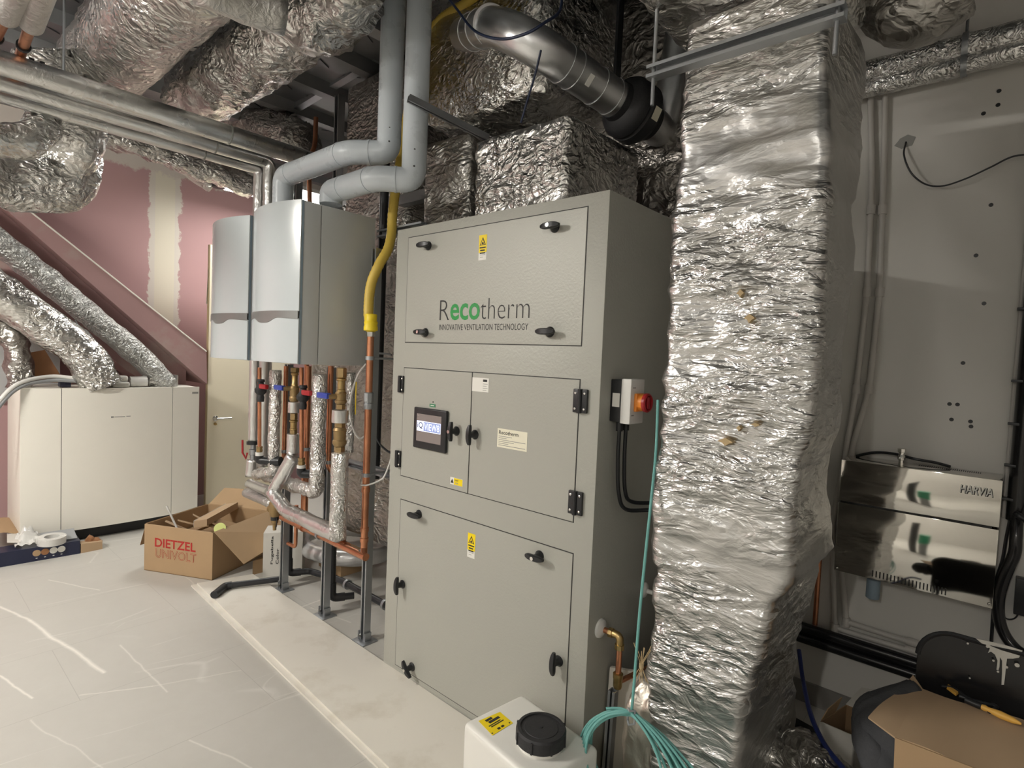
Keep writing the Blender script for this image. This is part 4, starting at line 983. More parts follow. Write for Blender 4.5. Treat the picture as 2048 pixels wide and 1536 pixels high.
# spiral duct, fan, elbow
sx = -1.52
P_ = [pt(935, 72, y=2.0), pt(985, 52, y=1.80), pt(1035, 66, y=1.70), V((sx + .03, 1.78, 2.93)), V((sx + .03, 2.36, 2.93))]
P_ = [pt(930, 70, y=2.02), pt(985, 50, y=1.82), pt(1058, 80, y=1.78), pt(1232, 200, y=2.28)]
sp = thing('spiral_duct', 'galvanised round duct with elbow leading to the black fan', 'duct', P_[3])
R_ = .082
obj('duct', MB().tube(P_, R_, 40, fil=.16), 'spiral', sp, ang=60)
fl_ = fillet([V(p) for p in P_], .16)
d = (P_[3] - P_[2]).normalized()
for k, s in enumerate((.36, .47, .74, .93)):
    c = P_[2].lerp(P_[3], s); obj('seam_ring', MB().tube([c, c + d * .008], R_ + .003, 40), 'spiral', sp, ang=60)
d2 = (P_[1] - P_[0]).normalized()
for s in (.35, .65, .95):
    c = P_[0].lerp(P_[1], s); obj('seam_ring', MB().tube([c, c + d2 * .006], R_ + .003, 40), 'spiral', sp, ang=60)
c = P_[2].lerp(P_[3], .58); sd = (CAM - c); sd = (sd - d * sd.dot(d)).normalized()
up = d.cross(sd)
obj('sticker', MB().quadbox([c + sd * (R_ + .001) + up * .02 - d * .02, c + sd * (R_ + .001) + up * .02 + d * .005, c + sd * (R_ + .001) - up * .03 + d * .005, c + sd * (R_ + .001) - up * .03 - d * .02], sd * .001), 'white_lab', sp)
fn = thing('inline_fan', 'round black inline fan between galvanised ducts', 'fan', P_[3])
f0 = P_[3] - d * .01
obj('casing', MB().lathe([(.086, 0), (.09, .03), (.125, .05), (.14, .075), (.140, .10), (.130, .11), (.142, .12), (.142, .17), (.130, .18), (.12, .20), (.09, .22), (.086, .25)], f0, d, 44), 'black_soft', fn)
c = f0 + d * .15; obj('rating_label', MB().quadbox([c + sd * .1425 + up * -.02 - d * .02, c + sd * .1425 - up * .02 + d * .02, c + sd * .1425 - up * .075 * 1 + d * .02 - sd * .018, c + sd * .1425 - up * .075 - d * .02 - sd * .018], sd * .001), 'cream_lab', fn)
obj('mounting_foot', MB().box(f0 + d * .12 + V((-.10, -.02, .05)), (f0.x - .06 + .0, f0.y + .14, CEIL - .05)), 'black', fn)
e0 = f0 + d * .24; pe = [e0, e0 + d * .12, pt(1345, 190, y=e0.y + .12), pt(1365, 60, y=e0.y + .15)]
el = thing('duct_elbow', 'galvanised elbow rising behind the large upright duct', 'duct', e0)
obj('elbow', MB().tube(pe, R_, 36, fil=.14), 'spiral', el, ang=60)
c = pt(1300, 214, y=e0.y + .06)
# strut pieces over cabinet
a, b_ = pt(817, 196, y=1.66), pt(975, 276, y=2.06)
single('strut_channel', channel(MB(), a, b_, .030, -Z), 'galv_dark', 'dark strut arm poking past the right flue over the cabinet', 'strut', flat=True)
single('steel_angle', MB().box((pt(815, 395, y=2.28).x, 2.20, pt(830, 402, y=2.2).z), (ax0 + .06, 2.26, pt(830, 385, y=2.2).z + .01)), 'galv_dark', 'dark steel angle beside the neck box above the cabinet', 'bracket')
# dark blue cable draped across
single('cable', MB().tube(spline([pt(885, -20, y=1.75), pt(915, 20, y=1.7), pt(950, 62, y=1.66), pt(1000, 78, y=1.62), pt(1050, 68, y=1.62), pt(1090, 45, y=1.66), pt(1120, 20, y=1.75), pt(1125, -40, y=1.8)]), .0055, 10), 'navy_cable', 'dark blue cable draped in a sagging curve before the galvanised elbow', 'cable')
single('cable', MB().tube(spline([pt(1082, 100, y=1.8), pt(1070, 150, y=1.82), pt(1058, 190, y=1.84), pt(1042, 245, y=1.88)]), .0045, 8), 'navy_cable', 'thin dark cable dropping onto the outlet box', 'cable')
# shadowy ducts above, right of the fan
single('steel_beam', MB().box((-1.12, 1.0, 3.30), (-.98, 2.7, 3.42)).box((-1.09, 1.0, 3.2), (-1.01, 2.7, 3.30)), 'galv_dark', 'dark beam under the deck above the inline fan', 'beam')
# wall pipes top right
for k, (pa, pb, r, nm) in enumerate((((1740, 140), (2048, 72), .050, 'upper'), ((1740, 172), (2048, 108), .040, 'lower'))):
    a = pt(*pa, y=2.90); zc_ = a.z
    t = thing('foil_pipe', '%s of two silver wrapped pipes along the top of the back wall' % nm, 'pipe', (a.x, 2.90, zc_), 'pipes along the top of the back wall')
    obj('insulation', MB().tube([(-.75, 2.92, zc_), (1.9, 2.92, zc_)], r, 24, step=.05, amp=.006, fr=14), 'foil_pipe', t, ang=180)
    q = pt(1930, 100, y=2.9); obj('clip', clipring(MB(), (q.x, 2.92, zc_), X, r), 'galv', t); obj('hanging_rod', MB().cyl((q.x, 2.92, zc_ + r), (q.x, 2.92, CEIL), .005, n=8), 'galv', t)
for k, x_ in enumerate((-.25, .1, .35)):
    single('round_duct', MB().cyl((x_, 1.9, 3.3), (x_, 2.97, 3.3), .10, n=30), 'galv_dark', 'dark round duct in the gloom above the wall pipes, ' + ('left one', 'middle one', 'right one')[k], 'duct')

# ================================================================ stair soffit and diagonal ducts, left
bm_ = thing('stair_soffit', 'sloping pink plasterboard beam under the stair', 'soffit', (-5.9, 1.2, 1.2))
sx_ = -5.75
q = [pt(-60, 335, x=sx_), pt(63, 425, x=sx_), pt(390, 685, x=sx_), pt(413, 703, x=sx_), pt(414, 768, x=sx_), pt(390, 748, x=sx_), pt(19, 425, x=sx_), pt(-60, 356, x=sx_)]
obj('beam', MB().add(q + [p + V((-.6, 0, 0)) for p in q], [(0, 1, 6, 7), (1, 2, 5, 6), (2, 3, 4, 5), (8, 9, 14, 15), (9, 10, 13, 14), (10, 11, 12, 13)] + [(i, (i + 1) % 8, 8 + (i + 1) % 8, 8 + i) for i in range(8)]), 'pink_soffit', bm_, flat=True)
mb = MB()
obj('board_edge', MB().tube([q[0], q[1], q[2], q[3]], .007, 6), 'board', bm_, label='ragged pale board edge')
q2 = [pt(-60, 362, x=-5.9), pt(19, 432, x=-5.9), pt(330, 690, x=-5.9), pt(372, 730, x=-5.9), pt(372, 775, x=-5.9), pt(300, 775, x=-5.9), pt(-60, 500, x=-5.9)]
obj('lower_panel', MB().add(q2 + [p + V((-.4, 0, 0)) for p in q2], [tuple(range(7)), tuple(range(13, 6, -1))] + [(i, (i + 1) % 7, 7 + (i + 1) % 7, 7 + i) for i in range(7)]), 'pink_soffit', bm_, flat=True)
dd = -5.62
def dp(px, py, x=dd): return pt(px, py, x=x)
fp([dp(-120, 385), dp(130, 590), dp(290, 722), dp(335, 772)], .092, 'upper of the diagonal foil ducts descending to the white unit', 'foil_fibre', .014, fil=.15, fr=9)
fp([dp(-120, 505, -5.5), dp(60, 630, -5.5), dp(170, 705, -5.5), dp(205, 772, -5.5)], .142, 'shiny middle diagonal foil duct descending to the white unit', 'foil_crumple', .018, fil=.2, fr=9)
fp([dp(-120, 600, -5.65), dp(0, 655, -5.65), dp(38, 690, -5.65), dp(38, 775, -5.65)], .08, 'dark lowest foil duct bending down at the left edge', 'foil_dark', .03, fil=.15, fr=9)
single('pink_return', MB().quadbox([pt(-80, 480, x=-6.25), pt(120, 600, x=-6.25), pt(120, 790, x=-6.25), pt(-80, 790, x=-6.25)], (-.02, 0, 0)), 'wall_far', 'grey lining board behind the lowest foil duct', 'board')
single('brown_board', MB().quadbox([pt(52, 707, x=-5.80), pt(90, 700, x=-5.80), pt(130, 765, x=-5.80), pt(50, 765, x=-5.80)], (-.03, 0, 0)), 'brown_board', 'rust brown board behind the diagonal ducts', 'board')
single('tension_wire', MB().cyl(pt(150, 640, x=-5.45), pt(222, 745, x=-5.45), .003, n=6), 'galv', 'thin wire running down between the diagonal ducts', 'wire')

# ================================================================ white ventilation unit
ux = -5.45; u0 = pt(41, 777, x=ux); u1 = pt(399, 775, x=ux); ub = .125; ut = 1.225
s1, s2 = pt(122, 777, x=ux).y, pt(344, 775, x=ux).y
un = thing('ventilation_unit', 'wide cream white ventilation unit with a bowed front', 'ventilation unit', (ux - .3, (u0.y + u1.y) / 2, 0))
obj('casing', MB().box((ux - .60, u0.y, .10), (ux - .012, u1.y, ut - .004), .004), 'unit_white', un)
def bowx(y): tt = (y - u0.y) / (u1.y - u0.y) * 2 - 1; return ux - .004 + .045 * (1 - tt * tt)
def upanel(nm, a, b_):
    return obj(nm, MB().sheet(lambda u, v: (bowx(a + (b_ - a) * u), a + (b_ - a) * u, ub - .02 + (ut - ub + .02) * v), 14, 4, .014), 'unit_white', un)
upanel('front_panel', u0.y, s1 - .002); mid = upanel('front_panel', s1 + .002, s2 - .002); rp = upanel('front_panel', s2 + .002, u1.y)
obj('panel_seam', MB().box((ux - .02, s1 - .003, ub), (bowx(s1) - .006, s1 + .003, ut)), 'ink', un)
obj('panel_seam', MB().box((ux - .02, s2 - .003, ub), (bowx(s2) - .006, s2 + .003, ut)), 'ink', un)
obj('plinth', MB().box((ux - .58, u0.y + .03, 0), (ux - .06, u1.y - .03, .11)), 'black', un)
q = pt(222, 836, x=ux + .04); pline(mid, (bowx(q.y) + .0005, q.y, q.z), Y, Z, .018, .014, 'ink_grey', name='emblem'); pline(mid, (bowx(q.y) + .0005, q.y + .022, q.z + .004), Y, Z, .075, .006, 'ink_grey'); pline(mid, (bowx(q.y) + .0005, q.y + .105, q.z + .006), Y, Z, .030, .006, 'ink_grey')
q = pt(384, 786, x=ux); pline(rp, (bowx(q.y) + .0005, q.y, q.z - .006), Y, Z, .050, .016, 'ink_grey', name='type_badge')
# rolls, bundles and hoses on top of it
top = ut
def on_top(px, x=-5.6): return pt(px, 772, x=x).y
t = single('cloth_roll', MB().box((-5.62, on_top(217), top), (-5.48, on_top(252), top + .045), .018, 3), 'paper_white', 'lower white folded cloth on top of the white unit', 'cloth')
t = single('cloth_roll', MB().box((-5.63, on_top(219), top + .046), (-5.50, on_top(250), top + .095), .02, 3), 'paper_white', 'upper white folded cloth on top of the white unit', 'cloth')
single('tape_bundle', MB().tube([(-5.56, on_top(256), top + .045), (-5.56, on_top(290), top + .045)], .045, 16, step=.02, amp=.01), 'bag', 'pale taped bundle beside the white cloths', 'bundle')
single('foil_scrap', MB().tube([(-5.6, on_top(296), top + .05), (-5.6, on_top(336), top + .05)], .05, 20, step=.012, amp=.03, fr=22), 'foil_crumple', 'crumpled foil scrap at the right end of the unit top', 'foil', ang=180)
single('foil_collar', MB().cyl((-5.62, on_top(345), top), (-5.62, on_top(345), top + .10), .05, n=24), 'foil_smooth', 'shiny duct collar at the right end of the unit top', 'duct')
single('plastic_bag', MB().tube([(-5.7, on_top(212), top + .02), (-5.7, on_top(216), top + .12)], lambda t: .05 * (1.2 - t), 14, step=.02, amp=.015, fr=20), 'bag', 'clear plastic bag between duct and white cloths', 'bag')
for k, (dz, mm, nm) in enumerate(((0, 'white_pl', 'upper white'), (-.035, 'grey_pl', 'lower grey'))):
    pts = [pt(-60, 880 + k * 10, x=-5.35), pt(0, 800 + k * 10, x=-5.38), pt(40, 766 + k * 8, x=-5.42), pt(100, 753 + k * 8, x=-5.5), pt(150, 757 + k * 5, x=-5.5), pt(205, 770, x=-5.5) + Z * .012]
    single('flexible_hose', MB().tube(spline(pts), .015, 10), mm, '%s flexible hose drooping over the left end of the white unit' % nm, 'hose')
single('junction_box', MB().box((-5.64, on_top(118), top), (-5.56, on_top(140), top + .05), .005), 'navy_box', 'small dark box lying on the unit top behind the hoses', 'box')
# ================================================================ door leaf
dx_ = -5.78
da, db = pt(421, 489, x=dx_), pt(415, 1000, x=dx_); dw = .82
dr = thing('door_leaf', 'cream door leaf with lever handle standing open against the pink wall', 'door', (dx_, da.y + .3, 0))
obj('leaf', MB().box((dx_ - .04, da.y, .01), (dx_, da.y + dw, da.z), .002), 'door_cream', dr)
obj('edge_lipping', MB().box((dx_ - .041, da.y - .006, .01), (dx_ - .004, da.y, da.z)), 'door_edge', dr)
h = pt(432, 837, x=dx_ + .02)
hd_ = obj('handle_rose', MB().lathe([(.026, 0), (.026, .008), (.012, .012), (.010, .045)], (dx_, h.y, h.z), X, 24), 'chrome', dr)
obj('lever', MB().tube([(dx_ + .045, h.y, h.z), (dx_ + .05, h.y + .02, h.z), (dx_ + .05, h.y + .135, h.z)], .009, 12, fil=.01), 'chrome', hd_)
obj('lock_cylinder', MB().lathe([(.014, 0), (.014, .010), (.008, .03)], (dx_, h.y, h.z - .055), X, 16), 'brass', dr)
single('paper_strip', MB().quadbox([pt(420, 530, x=-5.83), pt(420, 608, x=-5.83), pt(412, 608, x=-5.80), pt(416, 540, x=-5.80)], (0.002, 0, 0)), 'paper_white', 'torn paper strip hanging at the left edge of the door', 'paper')

# ================================================================ cartons on the floor, left
A_, B_, D_ = pt(288, 1140, z=0), pt(424, 1161, z=0), pt(524, 1112, z=0)
ux_ = (B_ - A_); uy_ = (D_ - B_); uy_ = uy_.normalized() * .58
ux_ = ux_.normalized() * ux_.length
Hc = .33
def cloc(a, b_, z): return A_ + ux_ * a + uy_ * b_ + Z * z
ct = thing('carton', 'open brown carton with red and outlined lettering, full of scraps', 'carton', cloc(.5, .5, 0))
un_, vn_ = ux_.normalized(), uy_.normalized(); th = .005
for (p, q_, nm) in (((0, 0), (1, 0), 'front'), ((1, 0), (1, 1), 'right'), ((1, 1), (0, 1), 'back'), ((0, 1), (0, 0), 'left')):
    a, b_ = cloc(*p, 0), cloc(*q_, 0); inn = Z.cross(b_ - a).normalized() * th
    obj('side_wall', MB().quadbox([a, b_, b_ + Z * Hc, a + Z * Hc], inn), 'card', ct, flat=True)
obj('bottom', MB().quadbox([cloc(0, 0, .0), cloc(1, 0, .0), cloc(1, 1, .0), cloc(0, 1, .0)], (0, 0, .005)), 'card_dark', ct, flat=True)
def flap(a, b_, c_, d_, m='card'): return obj('flap', MB().quadbox([a, b_, c_, d_], (0, 0, .004)), m, ct, flat=True)
flap(cloc(1, .02, Hc), cloc(1, 1, Hc), cloc(1.42, .95, Hc - .14), cloc(1.40, .05, Hc - .20))
flap(cloc(0, .02, Hc), cloc(0, .98, Hc), cloc(-.10, .95, Hc - .16), cloc(-.12, .05, Hc - .17))
flap(cloc(.02, 1, Hc), cloc(.98, 1, Hc), cloc(.95, 1.25, Hc + .12), cloc(.05, 1.25, Hc + .10))
flap(cloc(.02, 0.0, Hc), cloc(.98, 0.0, Hc), cloc(.96, .10, Hc - .06), cloc(.04, .10, Hc - .06), 'card_pale')
nrm_ = un_.cross(Z)
text(ct, 'lettering', 'DIETZEL', cloc(.16, 0, .180) + nrm_ * .001, un_, Z, ux_.length * .60, .062, 'ink_red', .022)
text(ct, 'lettering', 'UNIVOLT', cloc(.17, 0, .105) + nrm_ * .001, un_, Z, ux_.length * .60, .062, 'ink_red', .016)
text(ct, 'lettering', 'UNIVOLT', cloc(.175, 0, .107) + nrm_ * .0016, un_, Z, ux_.length * .59, .058, 'card', -.010)
# contents, each its own thing
a = cloc(.45, .45, Hc - .03); b_ = cloc(.60, .80, Hc + .06)
d0 = (pt(465, 1012, z=Hc + .05) - pt(400, 1048, z=Hc + .02)); c0 = pt(388, 1042, z=Hc + .0)
s0 = V((.0, .0, 0)); w0 = Z.cross(d0).normalized() * -.10
bx_ = thing('carton', 'long slim white and brown carton poking out of the open carton', 'carton', c0)
obj('body', MB().quadbox([c0, c0 + d0, c0 + d0 + w0 + Z * .02, c0 + w0 + Z * .02], (0, 0, -.05)), 'card_pale', bx_, flat=True)
obj('white_edge', MB().quadbox([c0 - w0.normalized() * .003 + Z * .002, c0 + d0 - w0.normalized() * .003 + Z * .002, c0 + d0 - w0.normalized() * .003 - Z * .04, c0 - w0.normalized() * .003 - Z * .04], w0.normalized() * .002), 'paper_white', bx_, flat=True)
q = pt(440, 1057, z=Hc - .0); ax = (CAM - q).normalized()
cp_ = thing('cable_reel', 'lime yellow end cap of a small roll in the open carton', 'roll', q)
obj('cap', MB().lathe([(.038, 0), (.038, .008), (.014, .009)], q, V((.75, -.5, .5)), 28), 'lime', cp_)
obj('core', MB().cyl(q - V((.75, -.5, .5)).normalized() * .12, q, .030, n=20), 'black', cp_)
single('plastic_tube', MB().cyl(cloc(.30, .25, Hc - .12), pt(333, 1012, z=Hc + .10), .007, n=10), 'bag', 'thin clear tube sticking up out of the open carton', 'tube')
for k in range(7):
    q = cloc(.16 + .11 * k, .35 + .2 * ((k * 7) % 3) / 2, Hc - .07 + .012 * (k % 3))
    d = V((random.uniform(-1, 1), random.uniform(-1, 1), random.uniform(.1, .6))).normalized() * .10; s_ = d.cross(V((random.random(), .2, 1))).normalized() * .035
    single('scrap', MB().quadbox([q - d - s_, q + d - s_ * .4, q + d + s_, q - d + s_ * .7], (0.003, 0, .003)), random.choice(['card_pale', 'card_dark', 'rust', 'card']), 'crumpled card scrap lying inside the open carton', 'scrap', 'scraps in the open carton', flat=True)
single('filling', MB().quadbox([cloc(.03, .03, Hc - .15), cloc(.97, .03, Hc - .15), cloc(.97, .97, Hc - .13), cloc(.03, .97, Hc - .13)], (0, 0, -.01)), 'card_dark', 'dark packing filling the open carton', 'packing')
# white carton with vertical lettering
wa = pt(525, 1153, z=0); wdir = V((.62, .42, 0)).normalized(); wdir = (pt(585, 1150, z=0) - wa); wdir.z = 0; wdir.normalize()
wc = thing('carton', 'white carton with vertical black lettering behind the left post', 'carton', wa)
hh = pt(528, 1067, y=wa.y).z; bk = Z.cross(wdir).normalized() * .18
obj('body', MB().quadbox([wa, wa + wdir * .26, wa + wdir * .26 + Z * hh, wa + Z * hh], bk), 'paper_white', wc, flat=True)
for k, (s, wdt) in enumerate((('Fugabella', .20), ('Color', .11), ('kerakoll', .16))):
    text(wc, 'lettering', s, wa + wdir * (.070 + k * .034) + Z * (.085) - bk.normalized() * .001, Z, -wdir, wdt, .020, 'ink', .01 if k < 2 else .03)
# black pipe offcut on the board
BT = .022
q0, q1, q2_ = pt(428, 1190, z=BT + .022), pt(450, 1172, z=BT + .022), pt(558, 1158, z=BT + .03)
t = thing('drain_pipe', 'short black pipe offcut with elbow lying on the white board', 'pipe', q0)
obj('pipe', MB().cyl(q1, q2_, .019, n=20), 'blackish_pipe', t); obj('elbow', MB().tube([q1 + (q2_ - q1) * .12, q1, q0], .0235, 20, fil=.02), 'blackish_pipe', t)
# boards on the floor
bd = [V((-3.97, 1.385, 0)), V((-3.87, 1.745, 0)), V((-.95, 1.700, 0)), V((-.95, 1.235, 0))]
single('plaster_board', MB().quadbox(bd, (0, 0, .010)), 'board', 'lower off-white board lying along the foot of the cabinet', 'board', 'boards on the floor', flat=True)
bd2 = [bd[0] + V((.02, .03, .0105)), bd[1] + V((.01, 0, .0105)), bd[2] + V((0, 0, .0105)), bd[3] + V((0, .02, .0105))]
o = single('plaster_board', MB().quadbox(bd2, (0, 0, .0105)), 'board', 'upper off-white stained board stacked on the lower one', 'board', 'boards on the floor', flat=True)
# dark blue long box and debris, lower left
n0, n1 = pt(-30, 1140, z=0), pt(160, 1107, z=0); nd = (n1 - n0).normalized(); nb = Z.cross(nd).normalized() * .16
nx = thing('long_box', 'long dark blue box with a row of small round pictures', 'box', n0.lerp(n1, .5)); NH = .10
obj('body', MB().quadbox([n0, n1, n1 + Z * NH, n0 + Z * NH], nb), 'navy_box', nx, flat=True)
fnn = -nb.normalized()
for k, (px, mm) in enumerate(((72, 'card'), (89, 'brown_board'), (106, 'white_lab'), (122, 'white_lab'))):
    p = pt(px, 1104 - (px - 72) * .14, z=.055); s_ = n0 + nd * ((p - n0).dot(nd)); s_.z = .058
    obj('round_picture', MB().cyl(s_ + fnn * .0004, s_ + fnn * .002, .023, n=22), mm, nx)
    pline(nx, V((s_.x, s_.y, .018)) - nd * .005 + fnn * .001, nd, Z, .010, .005, 'white_lab')
single('wood_offcut', MB().quadbox([n1 + nd * .005, n1 + nd * .14 + nb * .1, n1 + nd * .14 + nb * .1 + Z * .06, n1 + nd * .005 + Z * .07], nb * .5), 'card_pale', 'short wooden block at the right end of the dark blue box', 'wood', flat=True)
q = pt(190, 1088, z=.03); single('rock_wool_scrap', MB().tube([q + V((0, -.05, .06)), q + V((.02, .03, .0))], .03, 12, step=.01, amp=.012, fr=30), 'brown_board', 'brown curled scrap right of the wooden block', 'scrap')
q = pt(100, 1078, z=NH + .035)
tr = thing('tape_roll', 'roll of clear tape resting on the dark blue box', 'tape', q)
obj('tape', MB().lathe([(.045, 0), (.085, 0), (.085, .05), (.045, .05), (.045, 0)], (q.x, q.y + .01, NH + .003), V((.05, 0, 1)), 36), 'bag', tr)
single('plastic_wrap', MB().sheet(lambda u, v: n0.lerp(n1, .30 + .30 * u) + nb * (.25 + v * .9) + Z * (NH + .014 + .06 * abs(noise.noise(V((u * 4, v * 4, 1)))) + .08 * math.sin(u * 3.1) * v), 16, 10, .002), 'bag', 'crumpled clear plastic film behind the tape roll', 'plastic')
single('card_sheet', MB().sheet(lambda u, v: n0.lerp(n1, .58 + .40 * u) + nb * (.3 + v * 1.1) + Z * (NH + .010 + .03 * v), 6, 4, .003), 'grey_pl', 'grey flattened card sleeve lying on the dark blue box', 'card')
q = pt(20, 1070, z=.10)
single('card_flap', MB().sheet(lambda u, v: pt(-30 + 75 * u, 1072 - 30 * v, z=.12) + Z * (.03 * math.sin(u * 3)) , 8, 4, .004), 'card', 'torn brown card flap at the left edge behind the blue box', 'card')
single('paper_sheet', MB().sheet(lambda u, v: pt(14 + 28 * u, 1085 - 18 * v, z=.14), 3, 3, .002), 'paper_white', 'small white paper sheet by the torn card flap', 'paper')
# scraps around the carton
q = pt(492, 1075, z=.15); single('carton', MB().quadbox([pt(505, 1150, z=0), pt(550, 1138, z=0), pt(550, 1138, z=0) + Z * .10, pt(505, 1150, z=0) + Z * .10], V((-.14, .25, 0))), 'card', 'flattened brown carton behind the open one', 'carton', flat=True)

# ================================================================ white jug on the board
jz0, jz1 = .0225, .35
jb, jl, jr = pt(1045, 1386, z=jz1), pt(930, 1447, z=jz1), pt(1199, 1495, z=jz1)
jc = (jl + jr) / 2; je = (jr - jb).normalized(); jf = V((je.y, -je.x, 0))
jw, jd = (jr - jb).length, (jl - jb).length
xf = Matrix.Translation(V((jb.x, jb.y, 0)) + je * jw / 2 + jf * jd / 2) @ Matrix(((je.x, -jf.x, 0, 0), (je.y, -jf.y, 0, 0), (0, 0, 1, 0), (0, 0, 0, 1)))
jug = thing('plastic_jug', 'white plastic jug with a big black screw cap, standing before the cabinet', 'canister', (xf.translation.x, xf.translation.y, jz0))
mb = MB(xf).box((-jw / 2, -jd / 2, jz0), (jw / 2, jd / 2, jz1), .022, 4); obj('body', mb, 'jug', jug, ang=60)
cc = pt(1081, 1486, z=jz1 + .002)
obj('neck', MB().lathe([(.074, -.002), (.074, .014)], cc, Z, 32), 'jug', jug)
prof = [(r * 1.55, h * 1.2) for r, h in [(.050, .008), (.053, .012), (.053, .040), (.050, .046), (.044, .0465), (.0435, .043), (.036, .043), (.035, .0445), (.004, .0445), (.0035, .047), (.0005, .047)]]
cap = obj('screw_cap', MB().lathe(prof, cc, Z, 48), 'black_soft', jug, ang=30)
for k in range(8):
    a_ = 2 * math.pi * k / 8 + .3; d = V((math.cos(a_), math.sin(a_), 0)); e = Z.cross(d)
    obj('grip_rib', MB().quadbox([cc + d * .081 - e * .003 + Z * .013, cc + d * .081 + e * .003 + Z * .013, cc + d * .081 + e * .003 + Z * .050, cc + d * .081 - e * .003 + Z * .050], d * .004), 'black_soft', cap)
l0, l1, l2, l3 = pt(957, 1442, z=jz1 + .0006), pt(985, 1471, z=jz1 + .0006), pt(1026, 1446, z=jz1 + .0006), pt(1000, 1424, z=jz1 + .0006)
lb = obj('hazard_label', MB().quadbox([l0, l1, l2, l3], (0, 0, .0006)), 'yellow_lab', jug, flat=True)
uu, vv = (l2 - l1).normalized(), (l0 - l1).normalized(); vv = Z.cross(uu)
W_, H_ = (l2 - l1).length, (l0 - l1).length
for fx, fy, fw, fh in ((.33, .72, .30, .12), (.36, .56, .50, .13), (.22, .44, .56, .05), (.26, .35, .60, .05), (.36, .08, .12, .10), (.54, .08, .12, .10), (.04, .06, .05, .06), (.88, .06, .05, .06)):
    pline(lb, l1 + uu * W_ * fx + vv * H_ * fy + Z * .0007, uu, vv, W_ * fw, H_ * fh, 'ink')
# ================================================================ copper stub with escutcheon on the cabinet side
e = pt(1200, 1256, x=CX1)
st = thing('condensate_pipe', 'copper condensate pipe with brass elbow leaving the cabinet side low down', 'pipe', (CX1, e.y, e.z))
obj('pipe_rose', MB().lathe([(.036, 0), (.034, .008), (.012, .020)], (CX1, e.y, e.z), X, 28), 'white_pl', st)
xe = pt(1240, 1277, y=e.y).x
obj('stub', MB().cyl((CX1 + .005, e.y, e.z), (xe, e.y, e.z - .002), .011, n=16), 'copper', st)
obj('elbow', MB().tube([(xe - .035, e.y, e.z), (xe, e.y, e.z), (xe, e.y, e.z - .035)], .014, 16, fil=.02).cyl((xe - .045, e.y, e.z), (xe - .03, e.y, e.z), .018, n=8).cyl((xe, e.y, e.z - .03), (xe, e.y, e.z - .048), .018, n=8), 'brass', st)
zb2 = pt(1238, 1372, y=e.y).z
obj('drop_pipe', MB().cyl((xe, e.y, e.z - .04), (xe, e.y, zb2 + .04), .011, n=16), 'copper', st)
obj('tee', MB().lathe([(.014, 0), (.017, .01), (.017, .035), (.019, .04), (.019, .055), (.013, .058)], (xe, e.y, zb2 - .01), Z, 12), 'brass', st)
obj('branch_pipe', MB().cyl((xe, e.y + .01, zb2 + .01), (xe + .04, e.y + .16, zb2 + .02), .010, n=14), 'copper', st)
e2 = pt(1288, 1180, x=CX1)
single('pipe_rose', MB().lathe([(.032, 0), (.03, .006), (.01, .016)], (CX1, e2.y, e2.z), X, 24).cyl((CX1, e2.y, e2.z), (CX1 + .05, e2.y, e2.z), .009, n=12), 'white_pl', 'second white pipe rose higher on the cabinet side, behind the hanging cable', 'pipe')
# dark rail and pale board beside it
a = V((xe - .005, e.y - .0, 0)); single('strut_channel', channel(MB(), (a.x - .01, e.y - .02, 0), (a.x + .0, e.y - .02, zb2 - .012), .028, -Y), 'galv_dark', 'short dark upright strut under the copper condensate pipe', 'strut', flat=True)
single('board_offcut', MB().quadbox([V((CX1 + .008, e.y + .05, 0)), V((CX1 + .20, e.y + .10, 0)), V((CX1 + .20, e.y + .12, zb2 + .03)), V((CX1 + .01, e.y + .07, zb2 + .01))], (0, .015, 0)), 'board', 'pale board with ragged brown edge leaning by the cabinet corner', 'board', flat=True)
# lower foil bundle left of the upright duct
loops = []
for j in range(40):
    z = .50 * j / 39
    x0 = pt(1262 - (1 - j / 39) * 26, 1370, y=1.74).x + .0; x1 = -.80
    L = []
    for (a, b_, na, nb) in rrect(0, 1, 0, 1, .2, .06):
        sh = .25 * max(0, (j - 33) / 6) ** 2
        p = V((x0 + (x1 - x0) * (a * (1 - sh) + sh * .5), 1.72 + (.30) * (b_ * (1 - sh) + sh * .6), z))
        q = V((p.x * 5, p.y * 5, p.z * 2)); L.append(p + V((na, nb, 0)) * (.03 * noise.noise(q * 1.6) + .012 * noise.noise(q * 6)))
    loops.append(L)
single('foil_bundle', MB().loft(loops), M.setdefault('foil_brown', foil('foil_brown', 4, (1, 1, .7), .5, .40, col=(.62, .57, .50))), 'dull foil bundle on the floor left of the upright duct', 'insulation', ang=180)
q = pt(1283, 1330, y=1.62); mb = MB()
for k in range(16):
    a_ = random.uniform(-1, 1); b2 = random.uniform(-.4, .4); s = 1 if k % 2 else -1
    mb.tube([q, q + V((a_ * .015, b2 * .02, s * .025)), q + V((a_ * .035, b2 * .03, s * random.uniform(.04, .075)))], .0014, 5)
single('jute_tuft', mb.cyl(q + V((0, 0, -.008)), q + V((0, 0, .008)), .008, n=10), 'cap_fibre', 'frayed tan fibre tuft tied at the left edge of the upright duct', 'fibre')
